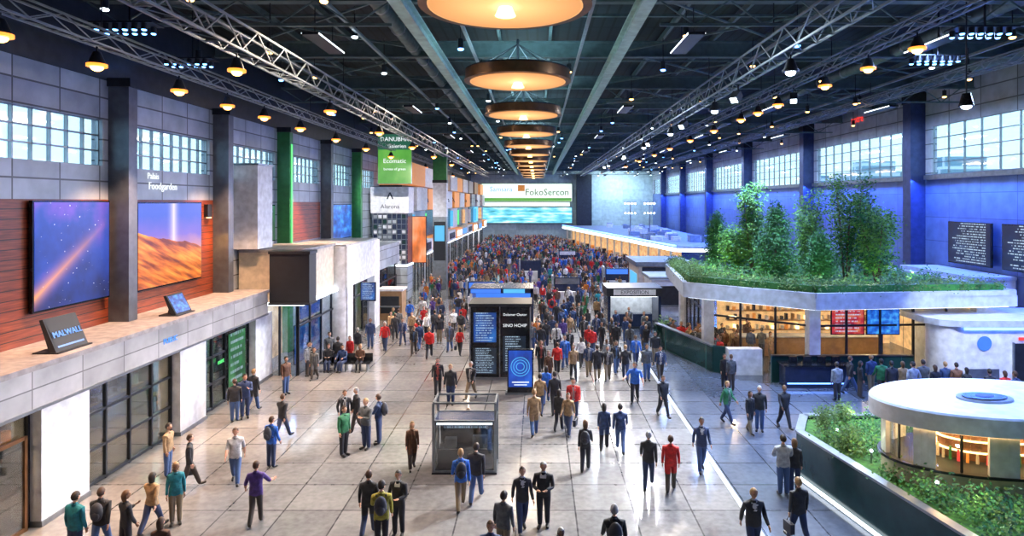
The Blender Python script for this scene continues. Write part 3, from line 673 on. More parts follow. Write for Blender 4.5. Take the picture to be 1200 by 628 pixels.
# low walls around the terrace
b=B('terrace_barrier')
P=[(7.5,40.4),(9.35,34),(12.0,33.0)]
b.wallseg(P[0],P[1],.15,0,1.35,'gdark'); b.wallseg(P[1],(9.9,33.8),.15,0,1.4,'gdark'); b.wallseg(P[0],P[1],.3,1.35,1.42,'steel'); b.box(9.95,11.7,33.3,33.9,0,1.35,'white'); b.box(11.7,18.8,32.0,32.15,0,1.3,'gdark'); b.box(11.7,18.8,31.95,32.2,1.3,1.36,'dark')
b.obj()
b=B('terrace_planter_box'); b.box(7.7,9.0,40.5,42.5,0,.9,'gdark'); leaves(b,(8.3,41.5,1.1),(.6,.9,.3),300,'leafh',.15); b.obj()
b=B('dark_counter'); b.box(12.0,15.1,31.0,31.8,0,1.05,'rackd'); b.box(11.9,15.2,30.9,31.9,1.05,1.12,'black'); b.box(12.1,15,30.97,31,.2,.25,'bluelit')
for i in range(4): b.box(12.3+i*.7,12.7+i*.7,31.3,31.4,1.12,1.45,'black')
b.obj()
for (xa,xb,m) in ((15.0,16.6,'scr_red'),(16.8,18.4,'scr_blue')):
    b=B('menu_screen'); b.box(xa-.05,xb+.05,32.6,32.68,2.25,3.7,'black'); b.box((xa+xb)/2-.04,(xa+xb)/2+.04,32.68,32.76,0,3.6,'dark'); b.box((xa+xb)/2-.2,(xa+xb)/2+.2,32.55,32.9,0,.04,'dark'); o=b.obj(); sbox('display',xa,xb,32.58,32.6,2.3,3.65,m,o)
# white service kiosk
b=B('white_service_kiosk'); b.box(20.0,25.5,30.4,34,0,3.1,'white'); b.frus((20.0,31.3),.9,.9,0,3.1,'white',28)
b.prism([(18.9,31.3),(19.2,30.6),(20,30.2),(25.8,30.2),(25.8,34),(18.9,34)],3.1,3.4,'roofpav'); b.box(20.2,25.4,30.26,30.3,2.95,3.05,'bluelit')
b.box(22.6,23.6,30.34,30.4,0,2.3,'dark'); b.box(22.55,22.6,30.3,30.4,0,2.35,'steel'); b.box(23.6,23.65,30.3,30.4,0,2.35,'steel')
b.box(20.3,21.9,30.34,30.4,.4,1.1,'steel'); b.box(24,25.2,30.34,30.4,1.2,2.3,'glowwall'); b.box(23.9,25.3,30.2,30.4,1.1,1.2,'dark')
q=[]; 
for i in range(20): t=2*math.pi*i/20; q.append((21.2+.35*math.cos(t),30.36,2.3+.35*math.sin(t)))
b.add(q,[tuple(range(20))],'bluesoft'); b.box(22.8,23.1,30.33,30.34,2.45,2.6,'red'); b.obj()
light('SPOT','kiosk_fill_light',(19.5,22,14.4),9000,(.9,.95,1),.1,spot=.6,aim=(21.5,31,1.5))  # added spot without a fixture, brightens the white kiosk
screen('departure_board','mx',37.6,41.4,5.2,7.7,26.6,'scr_dep'); screen('departure_board','mx',32.5,36.6,5.2,7.7,26.6,'scr_dep')
screen('departure_board','mx',28.6,31.8,5.2,7.7,26.6,'scr_bluel')
b=B('white_wall_kiosk'); b.box(24.5,26.9,36,43,0,4.6,'white'); b.box(24.4,26.9,35.9,43.1,4.6,4.8,'roofpav'); b.box(24.45,24.5,36.5,42.5,4.3,4.4,'bluelit'); b.box(24.44,24.5,38,39,0,2.2,'dark'); b.obj()
txt('notre',(26.95,54,16.0),.9,'red','mx',None,'wall_lettering')

# ------------------------------------------------------------------ far right illuminated canopy
CP=[(5.6,140),(16.,74),(24,72),(25.5,140)]
b=B('market_hall_canopy'); b.prism(CP,3.25,3.9,'canroof')
b.wallseg((5.5,140),(15.9,73.8),.2,3.3,3.7,'whitelit'); b.wallseg((15.9,73.85),(24,71.85),.2,3.3,3.65,'whitelit'); b.wallseg((5.5,140),(15.9,73.8),.2,3.9,4.05,'bluelit')
p,q=Vector((7.6,138)),Vector((17,76))
b.wallseg(p,q,.2,0,3.2,'glowwall')
for k in range(16): c=p.lerp(q,k/15); b.box(c.x-1.3,c.x-1.05,c.y-.1,c.y+.1,0,3.25,'white'); b.box(c.x-.9,c.x-.3,c.y,c.y+1.8,0,1.1,['white','rackd','orange'][k%3])
for k in range(40): 
    x,y=R(14,22),R(80,132); b.box(x,x+R(.5,1.5),y,y+R(.5,2),3.9,4.0+R(.2,.8),random.choice(['steel','canroof','white'])); 
b.obj()
b=B('flat_roof_kiosk'); b.box(9.0,13.5,57,63,0,3.3,'offwhite'); b.box(8.7,13.8,56.7,63.3,3.3,3.7,'steel'); b.box(9.5,13,56.95,57,.5,2.6,'glowwall'); b.box(8.95,9,58,62,.5,2.5,'cyan'); b.box(9.3,13.2,56.9,57,2.7,3.2,'dark'); b.obj()
b=B('flat_roof_kiosk'); b.box(9.0,13,50.5,54,0,2.9,'white'); b.box(8.8,13.2,50.3,54.2,2.9,3.15,'greywall'); b.box(9.4,12.6,50.4,50.5,.9,2.4,'dark'); b.box(9.2,12.8,50.2,50.5,.8,.9,'steel'); b.obj()
b=B('floodlight_mast')
for x in(14.5,17.5):
    b.frus((x,100),.08,.08,3.9,9,'steel',8); b.box(x-1,x+1,99.9,100.1,9,9.1,'steel')
    for i in range(4): b.ell((x-.8+i*.5,99.8,8.8),(.16,.16,.16),'bulbw',8,5); b.ell((x-.8+i*.5,99.8,7.3),(.13,.13,.13),'bulbw',8,5)
    b.box(x-1,x+1,99.9,100.1,7.45,7.5,'steel')
b.obj()

# ------------------------------------------------------------------ round bar pavilion (front right)
PL=[(8.6,21),(9.4,22.6),(18.5,22.6),(18.5,10),(10.5,10)]
b=B('raised_garden_bed'); b.prism(list(reversed(PL)),0,1.25,'soil'); b.prism(list(reversed(inset(PL,.15))),1.25,1.38,'grass')
M['gdark2']=mat('dark_green_cladding',(.012,.045,.05),.2)
for i in (0,1,4): 
    p,q=PL[i],PL[(i+1)%5]; b.wallseg(p,q,.2,0,1.45,'gdark2'); b.wallseg(p,q,.28,1.45,1.52,'steel')
b.wallseg((8.42,21),(10.32,10),.06,.05,.14,'whitelit')
b.obj()
C=(12.9,18.1)
b=B('round_bar_pavilion'); a_,b2=3.4,1.95
b.frus(C,1,1,3.0,3.45,'white',72,a_,b2); b.frus(C,1,.985,3.45,3.5,'roofpav',72,a_,b2); b.frus((12.5,17.9),1,1,3.5,3.56,'steel',40,.75,.45); b.frus((12.5,17.9),1,1,3.56,3.59,'black',40,.6,.34); b.frus((12.5,17.9),1,1,3.59,3.60,'bluep',30,.25,.14)
b.frus(C,1,1,2.94,3.0,'warmlit',72,a_*.93,b2*.91)
b.frus(C,1,1,1.38,1.85,'offwhite',72,a_*.9,b2*.88); b.frus(C,1,1,1.85,1.92,'dark',72,a_*.93,b2*.91)
M['barwall']=mat('dark_bar_wall',(.16,.07,.035),.5,noise=.4)
b.frus(C,1,1,1.9,2.95,'barwall',48,a_*.45,b2*.4,False)
for z in (2.15,2.45,2.72): b.frus(C,1,1,z,z+.03,'warmlit',48,a_*.48,b2*.44)
for i in range(9):
    t=2*math.pi*(i+.15)/9; 
    for u in range(3):
        t1=t+.08*u; t2=t+.08*(u+1)
        b.wallseg((C[0]+a_*.88*math.cos(t1),C[1]+b2*.86*math.sin(t1)),(C[0]+a_*.88*math.cos(t2),C[1]+b2*.86*math.sin(t2)),.12,1.92,2.95,'white')
    for u in range(6):
        t1=t+.24+.0764*u; t2=t1+.0764
        b.wallseg((C[0]+a_*.87*math.cos(t1),C[1]+b2*.85*math.sin(t1)),(C[0]+a_*.87*math.cos(t2),C[1]+b2*.85*math.sin(t2)),.02,1.92,2.95,'glass')
    tm=t+.47; b.box(C[0]+a_*.87*math.cos(tm)-.025,C[0]+a_*.87*math.cos(tm)+.025,C[1]+b2*.85*math.sin(tm)-.025,C[1]+b2*.85*math.sin(tm)+.025,1.92,2.95,'dark')
for i in range(40):
    t=2*math.pi*i/40; x,y=C[0]+a_*.5*math.cos(t),C[1]+b2*.5*math.sin(t); b.frus((x,y),.04,.03,1.92,1.92+R(.2,.38),random.choice(['greenp','orange','woodk','offwhite','red']),8)
b.obj()
for x,y in((10.9,17.4),(13,16.8),(14.8,17.4)): light('POINT','bar_lamp',(x,y,2.8),30,(1,.5,.18),.06)
b=B('planter_shrubs')
def okp(x,y): return ((x-C[0])/(a_*.97))**2+((y-C[1])/(b2*1.0))**2>1
for _ in range(190):
    t=R(0,1); x=8.95+t*1.75+R(0,1.1); y=20.9-t*9.5
    if not okp(x,y): continue
    h=R(.1,.5); leaves(b,(x,y,1.42+h*.5),(h*.7,h*.7,h*.5),40,random.choice(['leafh','leafd','leaf']),.1,10)
for _ in range(80):
    x=R(9.7,17);y=R(20.4,22.0); h=R(.15,.6); leaves(b,(x,y,1.42+h*.5),(h*.6,h*.6,h*.5),40,random.choice(['leafh','leafd','leaf']),.1,10)
for _ in range(90):
    x=R(10.8,15);y=R(14.5,16.1); h=R(.1,.4); leaves(b,(x,y,1.42+h*.5),(h*.7,h*.7,h*.5),40,random.choice(['leafh','leaf','leafd']),.1,10)
b.obj()
for x,y in((9.6,21.4),(10.4,21.8),(9.5,19.6)):
    b=B('boxwood_ball'); leaves(b,(x,y,1.78),(.3,.3,.32),900,'leafh',.08,10); b.tube([(x,y,1.36),(x,y,1.6)],[.03,.03],'bark'); b.obj()
for x,y in((9.7,18.6),(10.3,16.5),(9.5,20.3)):
    b=B('garden_bollard_light'); b.frus((x,y),.03,.03,1.36,1.75,'steel',8); b.ell((x,y,1.78),(.045,.045,.045),'bulbw',8,6); b.obj()
for x,y in((9.5,19),(10.6,15.3),(10.6,21.5)): light('POINT','garden_path_lamp',(x,y,2.1),10,(.9,1,.6),.05)

# bench left
b=B('waiting_bench'); 
b.box(-11.6,-8.9,34.0,34.6,.40,.47,'black'); b.box(-11.6,-8.9,34.55,34.62,.47,.85,'black')
for x in(-11.4,-10.25,-9.1): b.box(x-.03,x+.03,34.1,34.5,0,.4,'steel')
b.obj()

# ------------------------------------------------------------------ people
def objcol(name,rough=.7):
    n=NT(name); oi=n.n.new('ShaderNodeObjectInfo'); f=n.noise(n.n.new('ShaderNodeTexCoord').outputs['Object'],9.,3)
    n.base(n.mix(1.,oi.outputs['Color'],n.ramp(f,[(.3,(.65,.65,.65)),(.7,(1.3,1.3,1.3))]),'MULTIPLY')); n.rough(rough); n.bump(f,.6,.03); return n.m
def objrand(name,stops,rough=.7,mul=1.):
    n=NT(name); oi=n.n.new('ShaderNodeObjectInfo'); r=n.math('FRACT',n.math('MULTIPLY',oi.outputs['Random'],mul))
    n.base(n.ramp(r,stops,'CONSTANT')); n.rough(rough); return n.m
P_TOP=objcol('garment_top')
P_TRO=objrand('trousers_fabric',[(0,(.02,.022,.03)),(.25,(.03,.05,.12)),(.5,(.05,.10,.24)),(.75,(.06,.05,.045)),(.88,(.22,.17,.11))],.8,7.3)
P_INN=objrand('inner_shirt',[(0,(.5,.52,.55)),(.3,(.1,.2,.4)),(.5,(.3,.3,.32)),(.7,(.5,.1,.08)),(.8,(.02,.02,.02))],.8,17.3)
P_SKIN=objrand('skin',[(0,(.60,.32,.21)),(.4,(.50,.26,.16)),(.75,(.66,.38,.27)),(.9,(.2,.10,.055))],.5,13.7)
P_HAIR=objrand('hair',[(0,(.02,.014,.01)),(.4,(.06,.03,.015)),(.65,(.12,.06,.025)),(.8,(.30,.18,.08)),(.92,(.35,.35,.35))],.6,23.1)
P_SHOE=mat('shoe_leather',(.02,.018,.016),.4); P_SHIRT=mat('white_shirt',(.6,.62,.66),.6); P_EYE=mat('eye_dark',(.03,.02,.02),.2); P_LIP=mat('lips',(.45,.16,.13),.5); P_BAG=mat('bag_fabric',(.03,.035,.05),.7)
def segd(p,a,b):
    ab=b-a; t=max(0,min(1,(p-a).dot(ab)/max(ab.length_squared,1e-9))); return (p-a-ab*t).length,t
def make_person(name,legs,arms,lean=0,female=False,suit=False,pack=False,bag=False,short=False,coat=False,seated=False,turn=0,lod=2,opened=False):
    V=[];Rd=[];E=[];lab=[]
    def v(p,r): V.append(Vector(p)); Rd.append(r*1.06); return len(V)-1
    def e(a,b,l): E.append((a,b)); lab.append(l)
    sh=.165 if female else .195; hp=.088
    L=math.radians(lean)
    def sp(z,dy=0): h=z-.95; return (0,-math.sin(L)*h+dy,.95+math.cos(L)*h)
    pe=v(sp(.93),.165 if not coat else .18); wa=v(sp(1.10),.135 if female else .16); ch=v(sp(1.27),.150 if female else .172); uc=v(sp(1.40),.125 if female else .145); nk=v(sp(1.485),.06); nt=v(sp(1.57,-.012),.052)
    e(pe,wa,'T'); e(wa,ch,'T'); e(ch,uc,'T'); e(uc,nk,'N'); e(nk,nt,'N')
    hands=[]
    for sx,(th,kn),(sw,ab,el,inn) in ((-1,legs[0],arms[0]),(1,legs[1],arms[1])):
        th,kn,sw,ab,el,inn=map(math.radians,(th,kn,sw,ab,el,inn))
        hip=v((sx*hp,0,.87),.105); e(pe,hip,'H')
        td=Vector((sx*.01,-math.sin(th),-math.cos(th))); k0=V[hip]+td*.40; mt=v(V[hip]+td*.2,.094); kk=v(k0,.076); e(hip,mt,'L'); e(mt,kk,'L')
        sa=th-kn; sd=Vector((0,-math.sin(sa),-math.cos(sa))); cf=v(k0+sd*.16,.073); an=v(k0+sd*.36,.064); e(kk,cf,'L'); e(cf,an,'L')
        hl=v(k0+sd*.41,.046); e(an,hl,'F'); pf=-sa*.75
        if seated: pf=0
        fd=Vector((sx*.12,-math.cos(pf),-math.sin(pf))); t1=v(V[hl]+fd*.10+Vector((0,0,-.012)),.050); t2=v(V[hl]+fd*.20+Vector((0,0,-.02)),.038); e(hl,t1,'F'); e(t1,t2,'F')
        s0=v(Vector(sp(1.40))+Vector((sx*sh,0,0)),.072); e(uc,s0,'A')
        ad=Vector((sx*math.sin(ab),-math.sin(sw)*math.cos(ab),-math.cos(sw)*math.cos(ab))); m1=v(V[s0]+ad*.14,.062); e0=v(V[s0]+ad*.285,.054); e(s0,m1,'A'); e(m1,e0,'A')
        fa=sw+el; fdv=Vector((sx*(math.sin(ab)*.5-math.sin(inn)),-math.sin(fa)*math.cos(inn),-math.cos(fa)*math.cos(inn))).normalized(); w0=v(V[e0]+fdv*.24,.031 if short else .040); e(e0,w0,'W'); hands.append((V[w0],fdv,sx))
    me=bpy.data.meshes.new('sk'); me.from_pydata(V,E,[]); ob=bpy.data.objects.new('sk',me); COL.objects.link(ob)
    ob.modifiers.new('s','SKIN')
    sv=me.skin_vertices[0].data
    for i,r in enumerate(Rd): sv[i].radius=(r,r); sv[i].use_root=(i==0)
    dg=bpy.context.evaluated_depsgraph_get(); m1=bpy.data.meshes.new_from_object(ob.evaluated_get(dg)); 
    def near(p):
        best=None
        for (a,b),l in zip(E,lab):
            d,t=segd(p,V[a],V[b]); d-=Rd[a]*(1-t)+Rd[b]*t
            if best is None or d<best[0]: best=(d,l,t,a,b)
        return best
    for q in m1.vertices:
        n_=near(q.co)
        if n_[1] in('T','H') and q.co.z>.78:
            ax=-math.sin(L)*(q.co.z-.95); q.co.y=ax+(q.co.y-ax)*.74; q.co.x*=1.10
    ob2=bpy.data.objects.new('sk2',m1); COL.objects.link(ob2); sm=ob2.modifiers.new('u','SUBSURF'); sm.levels=lod; sm.render_levels=lod
    dg=bpy.context.evaluated_depsgraph_get(); m2=bpy.data.meshes.new_from_object(ob2.evaluated_get(dg))
    bpy.data.objects.remove(ob); bpy.data.objects.remove(ob2)
    b=B(name); vs=[q.co.copy() for q in m2.vertices]; hem=.82 if not coat else .62
    groups={}
    for f in m2.polygons:
        c=f.center; n_=near(c); l=n_[1]; m=P_TOP
        if l=='F': m=P_SHOE
        elif l=='L': m=P_TRO if not(coat and c.z>hem and not seated) else P_TOP
        elif l=='H': m=P_TOP if c.z>hem+.04 else P_TRO
        elif l=='N': m=P_SKIN if n_[4]==nt or n_[2]>.6 else P_TOP
        elif l=='W': m=P_SKIN if short else P_TOP
        elif l=='T':
            if c.z<hem+.03: m=P_TRO
            elif suit and f.normal.y<-.4 and abs(c.x)<(c.z-1.2)*.22 and c.z>1.2: m=P_SHIRT
            elif opened and f.normal.y<-.35 and abs(c.x)<.045+(c.z-.9)*.05: m=P_INN
        groups.setdefault(m.name,(m,[]))[1].append(tuple(f.vertices))
    o=len(b.v); b.v+=[tuple(q) for q in vs]
    for m,fs in groups.values():
        i=b.idx(m)
        for f in fs: b.f.append([o+k for k in f]); b.mi.append(i); b.smooth.append(True)
    hc=Vector(sp(1.66,-.02)); nu,nv=(20,14) if lod==2 else (12,8); tr=math.radians(turn)
    def rot(p): return Vector((p[0]*math.cos(tr)-p[1]*math.sin(tr),p[0]*math.sin(tr)+p[1]*math.cos(tr),p[2]))
    hv=[];hf=[]
    def hp_(t,ph):
        x=math.sin(ph)*math.cos(t);y=math.sin(ph)*math.sin(t);z=-math.cos(ph)
        j=max(0,-z); X=x*.080*(1-.30*j); Y=y*.100*(1-.18*j); Z=z*.120
        if y<0: 
            Y-=.022*math.exp(-((x/.16)**2))*math.exp(-(((z+.15)/.2)**2)); Y+=.008*math.exp(-(((abs(x)-.36)/.16)**2))*math.exp(-(((z-.08)/.13)**2))
            Y-=.010*math.exp(-((x/.3)**2))*math.exp(-(((z+.8)/.2)**2))
        return Vector((X,Y,Z))
    for j in range(nv+1):
        for i in range(nu): hv.append(hc+rot(hp_(2*math.pi*i/nu,math.pi*j/nv)))
    for j in range(nv):
        for i in range(nu): hf.append((j*nu+i,j*nu+(i+1)%nu,(j+1)*nu+(i+1)%nu,(j+1)*nu+i))
    b.add(hv,hf,P_SKIN,True)
    for sx in(-1,1):
        b.ell(hc+rot((sx*.081,.008,-.008)),(.012,.02,.032),P_SKIN,6,5)
        b.ell(hc+rot((sx*.029,-.085,.012)),(.012,.008,.007),P_EYE,6,4); b.ell(hc+rot((sx*.03,-.090,.033)),(.017,.006,.004),P_HAIR,6,3)
    b.ell(hc+rot((0,-.090,-.058)),(.022,.008,.006),P_LIP,8,4)
    gv=[];gf=[];ok={}
    for j in range(nv+1):
        for i in range(nu):
            t=2*math.pi*i/nu; ph=math.pi*j/nv; p=hp_(t,ph); y=math.sin(ph)*math.sin(t); z=-math.cos(ph)
            lim=.5 if y<-.45 else (.0 if y<.1 else (-.5 if not female else -1.1)); ok[(j,i)]= z>lim
            q=Vector((p.x*1.15,(p.y if y>-.3 else y*.100)*1.15,p.z*1.14+.006))
            if female and y>0.0 and z<0: q.z-=.12*(-z); q.x*=1+.35*-z; q.y=q.y+.01
            gv.append(hc+rot(q))
    for j in range(nv):
        for i in range(nu):
            if ok[(j,i)] or ok[(j,(i+1)%nu)] : gf.append((j*nu+i,j*nu+(i+1)%nu,(j+1)*nu+(i+1)%nu,(j+1)*nu+i))
    b.add(gv,gf,P_HAIR,True)
    cpt=Vector(sp(1.475)); b.tube([cpt-Vector((0,0,.02)),cpt+Vector((0,-.005,.03))],[.085,.066],P_TOP,10)
    if coat or opened:
        # lapel / hem edges of the outer garment
        for sx in(-1,1): b.tube([Vector(sp(1.47))+Vector((sx*.05,-.07,0)),Vector(sp(1.30))+Vector((sx*.045,-.142,0)),Vector(sp(1.0))+Vector((sx*.03,-.135,0))],[.016,.016,.012],P_TOP,5)
    for w,d,sx in hands:
        sd=Vector((0,1,0))-d*d.y
        if sd.length<.3: sd=Vector((0,0,1))-d*d.z
        sd.normalize(); nn=d.cross(sd)*sx
        b.tube([w-d*.03,w+d*.03,w+d*.085],[.026,.038,.038],P_SKIN,8,.5,sd)
        for k,(off,ln) in enumerate(((.027,.066),(.009,.075),(-.009,.070),(-.026,.055))):
            r0=w+d*.08-sd*off; b.tube([r0,r0+d*ln*.5-nn*.004*1,r0+d*ln*.85-nn*.02],[.0095,.009,.007],P_SKIN,5 if lod==2 else 4)
        b.tube([w+d*.02-sd*.028,w+d*.05-sd*.055,w+d*.085-sd*.06-nn*.01],[.013,.011,.008],P_SKIN,5 if lod==2 else 4)
    if pack:
        c=Vector(sp(1.25)); b.ell(c+Vector((0,.20,0)),(.16,.11,.24),P_BAG,10,8); b.ell(c+Vector((0,.28,-.07)),(.11,.05,.11),P_BAG,8,6)
        for sx in(-1,1): b.tube([c+Vector((sx*.12,.1,.2)),c+Vector((sx*.12,-.05,.21)),c+Vector((sx*.13,-.145,.08)),c+Vector((sx*.16,-.06,-.12)),c+Vector((sx*.13,.1,-.15))],[.02]*5,P_BAG,5)
    if bag:
        w,d,sx=hands[1]; c=w+Vector((0.02,0,-.36)); b.box(c.x-.06,c.x+.06,c.y-.17,c.y+.17,c.z-.14,c.z+.12,P_BAG)
        b.tube([c+Vector((0,-.1,.12)),w+Vector((0,-.03,-.1)),w+Vector((0,.03,-.1)),c+Vector((0,.1,.12))],[.01]*4,P_BAG,5)
    mz=min(q[2] for q in b.v); b.v=[(q[0],q[1],q[2]-mz) for q in b.v]
    return b.mesh()
ST=[(0,2),(-2,0)]; ST2=[(6,8),(-4,2)]
W1=[(26,6),(-20,14)]; W2=[(-18,18),(24,4)]; W3=[(14,4),(-10,26)]
AR=[(2,7,12,0),(-4,7,14,0)]; AW1=[(-24,7,14,0),(22,7,26,0)]; AW2=[(22,7,28,0),(-22,7,12,0)]
PK=[(-12,18,32,18),(-12,18,32,18)]; PH=[(8,7,20,0),(28,8,95,28)]; CR=[(22,12,78,58),(22,12,82,60)]; OP=[(30,30,50,0),(15,22,25,0)]; CL=[(18,10,70,38),(18,10,72,38)]
PM={}
defs=dict(
 m_stand=dict(legs=ST,arms=AR),m_pock=dict(legs=ST2,arms=PK,turn=20,opened=True),m_walk=dict(legs=W1,arms=AW1,opened=True),m_walk2=dict(legs=W2,arms=AW2,turn=-15),
 m_suit=dict(legs=W3,arms=AW1,suit=True),m_suit2=dict(legs=ST2,arms=CL,suit=True,turn=15),m_pack=dict(legs=W1,arms=AW1,pack=True),m_packs=dict(legs=ST,arms=PH,pack=True,turn=-20),
 m_phone=dict(legs=ST2,arms=PH,turn=25),m_open=dict(legs=W3,arms=OP,short=True,turn=-25),m_cross=dict(legs=ST,arms=CR),m_short=dict(legs=W2,arms=AW2,short=True),
 m_bag=dict(legs=W2,arms=AR,bag=True),m_coat=dict(legs=W3,arms=AR,coat=True,opened=True),m_sit=dict(legs=[(88,88),(84,86)],arms=CL,seated=True,lean=-4),m_sit2=dict(legs=[(86,92),(88,80)],arms=[(30,10,55,20)]*2,seated=True,lean=8,turn=30),
 f_stand=dict(legs=ST,arms=AR,female=True),f_walk=dict(legs=W1,arms=AW1,female=True,opened=True),f_walk2=dict(legs=W2,arms=AW2,female=True,bag=True,turn=20),f_coat=dict(legs=W3,arms=AR,female=True,coat=True),
 f_phone=dict(legs=ST2,arms=PH,female=True,turn=-20),f_pack=dict(legs=W3,arms=AW2,female=True,pack=True),f_short=dict(legs=ST2,arms=CL,female=True,short=True))
for k,d in defs.items(): PM[k]=make_person('person_'+k,**d)
LO=[make_person('crowd_person',lod=1,**defs[k]) for k in ('m_stand','m_walk','m_walk2','m_pock','m_coat','f_stand','f_walk','f_coat','m_suit','f_pack')]
C_={'bk':(.022,.024,.03),'nv':(.02,.045,.13),'bl':(.02,.13,.55),'rd':(.55,.015,.015),'gr':(.10,.11,.12),'wt':(.65,.65,.65),'tn':(.32,.21,.11),'ol':(.28,.25,.03),'tl':(.01,.22,.28),'pu':(.08,.04,.22),'gn':(.02,.15,.06),'br':(.12,.055,.03),'lg':(.27,.30,.34),'or':(.6,.18,.02)}
def floor_at(u,v):
    s=(v-237)/9.; return (u-630)/s,750/s
used=[]
def person(x,y,k,c,face,z=0,parent=None,h=None):
    o=bpy.data.objects.new('woman' if k[0]=='f' else 'man',PM[k] if isinstance(k,str) else k); COL.objects.link(o)
    s=h or ((.94 if k[0]=='f' else 1.0)*R(.97,1.04)); w_=s*R(.95,1.08); o.scale=(w_,w_,s); o.location=(x,y,z); o.rotation_euler=(0,0,math.radians(face)); cc=C_[c]; q=R(.85,1.2); o.color=(cc[0]*q,cc[1]*q,cc[2]*q,1); used.append((x,y)); return o
# surveyed floor positions of individual visitors: (u, v_feet) floor survey marks, figure, garment, heading (0 = towards the viewer's end)
PP=[(88,660,'m_stand','tl',170),(118,652,'m_pack','bk',185),(147,654,'f_phone','bk',150),(178,624,'f_walk','tn',170),(206,614,'f_stand','tl',20),(188,690,'f_phone','br',200),
(197,558,'m_stand','tn',90),(222,573,'m_bag','bk',120),(276,567,'m_short','wt',20),(300,615,'m_open','pu',190),(318,548,'m_packs','bl',165),(275,494,'m_stand','bk',200),(287,490,'m_phone','nv',20),(297,481,'m_coat','bk',170),(331,515,'m_walk','bk',160),
(335,462,'m_stand','br',60),(403,534,'m_stand','gn',60),(404,510,'m_pock','bk',20),(418,508,'m_coat','bk',-50),(429,526,'m_cross','gr',-30),(444,520,'m_packs','nv',-90),(483,550,'f_coat','br',15),
(432,627,'m_coat','bk',175),(447,648,'m_packs','ol',190),(467,628,'m_suit2','bk',-10),(513,464,'m_coat','bk',10),(528,474,'m_stand','bk',0),(552,468,'m_walk','bk',-20),
(540,598,'m_pack','bl',185),(558,588,'m_walk','bk',170),(590,657,'m_stand','gr',150),(612,624,'m_suit','bk',10),(637,617,'m_suit2','bk',0),(549,534,'f_walk','rd',180),
(626,511,'m_coat','tn',180),(655,505,'f_coat','bk',160),(666,510,'f_walk2','tn',-10),(672,494,'m_walk','rd',0),(686,552,'f_pack','bk',180),(708,527,'f_coat','nv',170),(727,530,'m_walk2','nv',180),
(760,573,'m_walk','bk',175),(786,576,'m_coat','rd',170),(822,553,'m_suit','nv',5),(777,489,'m_walk2','bk',15),(744,472,'m_open','bl',-20),(758,446,'m_stand','gr',0),(774,445,'m_walk','nv',0),
(852,497,'m_walk','gn',40),(879,508,'f_coat','bk',20),(890,505,'m_stand','bk',-20),(919,502,'m_walk2','bk',10),(857,458,'m_stand','gr',180),(849,455,'f_stand','bk',0),
(918,580,'m_cross','lg',180),(936,638,'m_bag','bk',190),(883,655,'m_suit','bk',0),(720,682,'m_pack','bk',185),(575,705,'m_stand','nv',0),(657,704,'f_stand','pu',20),(931,578,'f_stand','bk',160),
(981,470,'m_stand','lg',180),(996,462,'m_walk','bk',100),(1008,466,'f_stand','bk',90),(1021,460,'m_pock','nv',180),(1045,470,'m_stand','bk',180),(1058,468,'f_stand','tn',180),(1070,472,'m_pock','lg',180),(1082,469,'m_cross','gr',170),(1096,473,'f_coat','bk',180),(1108,470,'m_stand','nv',180),(1121,472,'m_stand','br',180),(1133,474,'f_stand','bk',180),(1033,467,'m_walk','gn',180),(1160,482,'m_stand','bk',180),(1178,480,'f_stand','rd',170),(1190,486,'m_stand','nv',200),
(364,440,'m_coat','bk',0),(386,428,'m_stand','gr',30),(396,433,'m_walk','bk',180),(410,428,'f_coat','rd',0),(419,420,'m_walk','bk',180),(434,408,'m_stand','nv',0),(451,412,'m_walk2','rd',0),(463,398,'m_coat','bk',180),(472,405,'m_walk','nv',0),(485,416,'f_walk','bk',0),(489,404,'f_coat','rd',180),(503,420,'m_walk','rd',180),(515,402,'m_stand','bk',0),(527,412,'m_coat','gr',0),(540,395,'m_walk','bk',180),(500,396,'f_walk2','wt',0),
(634,437,'m_walk','bk',0),(643,450,'f_coat','br',0),(653,440,'m_walk','rd',180),(662,432,'m_coat','bl',0),(672,446,'m_walk2','tn',0),(681,430,'f_walk','wt',180),(690,441,'m_walk','nv',0),(700,446,'m_coat','bk',180),(711,432,'f_coat','lg',0),(722,438,'m_walk','bk',0),(733,446,'m_walk2','bk',180),(745,430,'m_walk','bl',0),(640,474,'f_walk','bl',180),(650,486,'m_coat','bk',180),(633,486,'m_walk2','tn',180),(712,446,'m_walk','bk',0),(690,415,'m_walk','rd',0),(705,410,'f_walk','bk',0),(722,412,'m_coat','bk',180),(738,415,'m_walk','gr',0),(668,418,'f_walk','bk',0),(652,414,'m_walk','wt',0),(640,408,'m_walk','bk',180),(757,412,'f_coat','bk',0),(768,425,'m_stand','bk',0)]
for (u,v,k,c,f) in PP:
    x,y=floor_at(u,v); person(x,y,k,c,f+R(-8,8))
for (x,k,c,f) in ((-11.2,'m_sit','bk',5),(-10.4,'m_sit2','nv',-10),(-9.5,'m_sit','br',0)): person(x,34.27,k,c,f)
person(-11.9,33.2,'m_stand','lg',60); person(-11.3,32.4,'f_coat','gr',0)
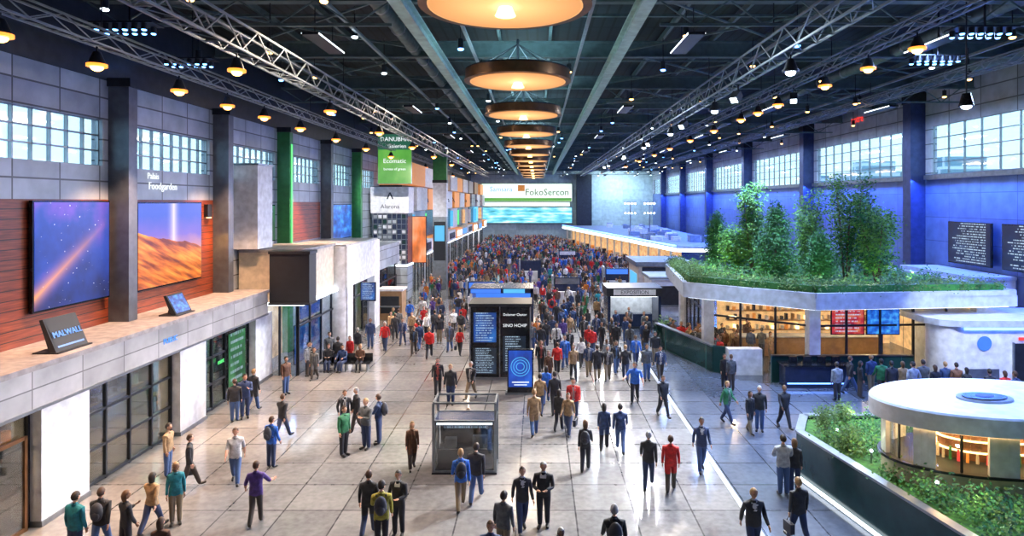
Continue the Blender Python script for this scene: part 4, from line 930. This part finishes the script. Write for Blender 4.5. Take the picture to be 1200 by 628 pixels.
# terrace guests and staff
for i in range(16): person(R(9.6,13.2),R(35.5,39.5),random.choice(['m_stand','f_stand','m_phone','m_cross','f_phone']),random.choice(['bk','nv','br','gr','tn']),R(0,360))
for i in range(12):
    t=i/11; person(8.0+1.6*t+R(.1,.5),40-5.2*t,random.choice(['m_stand','f_stand','m_pock','m_cross']),random.choice(['bk','nv','br','gr','tn','rd']),R(-60,60))
keep=[(-3.8,0,29.3,35),(-5.2,0,44.2,48.8),(4.5,9.4,44.6,49.2),(8.6,14,50,64),(7.2,24,30,46),(-13,-10,48.5,51),(-11,-9.2,65.5,67.3),(-3.8,-1,20.8,22.5),(-6.5,-3.4,53.8,56.8),(1,4.2,56.8,59.8),(6.5,9.7,64.8,67.8),(-2.5,.8,73.8,76.9),(2.5,5.8,88.8,91.9)]
def free(x,y,d=.55):
    for a,b_,c,e in keep:
        if a<x<b_ and c<y<e: return False
    return all((x-p)**2+(y-q)**2>d*d for p,q in used)
pal=['bk','bk','bk','bk','nv','nv','nv','gr','gr','br','br','bl','bl','rd','rd','tn','lg','wt','wt','gn','or','tl','pu']
cnt=0
ks=['m_stand','m_walk','m_walk2','m_coat','m_pock','m_pack','m_suit','m_bag','m_phone','f_stand','f_walk','f_walk2','f_coat','f_pack','f_phone']
while cnt<125:
    x,y=R(-10,9),R(37,58)
    if x<-3 and random.random()<.5: continue
    if free(x,y,.6): person(x,y,random.choice(ks),random.choice(pal),random.choice([0,180])+R(-35,35)); cnt+=1
crowd=bpy.data.objects.new('crowd',None); COL.objects.link(crowd); crowd.location=(0,100,0)
cnt=0; tries=0
grid={}
while cnt<1050 and tries<40000:
    tries+=1
    y=R(58,147); xm=14 if y<72 else 5.6+(138-y)*10.4/66-.9
    x=R(-11.0,xm)
    kx=(int(x/.65),int(y/.65))
    if kx in grid or not free(x,y,.1): continue
    grid[kx]=1
    o=bpy.data.objects.new('visitor',random.choice(LO)); COL.objects.link(o); s=R(.9,1.03); o.scale=(s,s,s); o.location=(x,y,0); o.rotation_euler=(0,0,math.radians(random.choice([0,180])+R(-50,50)))
    cc=C_[random.choice(pal)]; o.color=(*cc,1); par(o,crowd); cnt+=1

# ------------------------------------------------------------------ world + camera
w=bpy.data.worlds.new('World'); scene.world=w; w.use_nodes=True; nt=w.node_tree; bg=nt.nodes['Background']
tc=nt.nodes.new('ShaderNodeTexCoord'); sp_=nt.nodes.new('ShaderNodeSeparateXYZ'); cr=nt.nodes.new('ShaderNodeValToRGB')
nt.links.new(tc.outputs['Generated'],sp_.inputs[0]); nt.links.new(sp_.outputs[2],cr.inputs[0]); nt.links.new(cr.outputs[0],bg.inputs[0])
cr.color_ramp.elements[0].color=(.58,.87,1,1); cr.color_ramp.elements[1].color=(.35,.6,1,1); bg.inputs[1].default_value=2.3
cam=bpy.data.cameras.new('camera'); co=bpy.data.objects.new('camera',cam); COL.objects.link(co); co.location=(0,0,9); co.rotation_euler=(math.pi/2,0,0)
cam.sensor_width=36; cam.sensor_fit='HORIZONTAL'; cam.lens=22.5; cam.shift_x=-.025; cam.shift_y=-77/1200; cam.clip_end=500
scene.camera=co
scene.view_settings.view_transform='Standard'; scene.view_settings.exposure=.45
print('objects',len(bpy.data.objects))
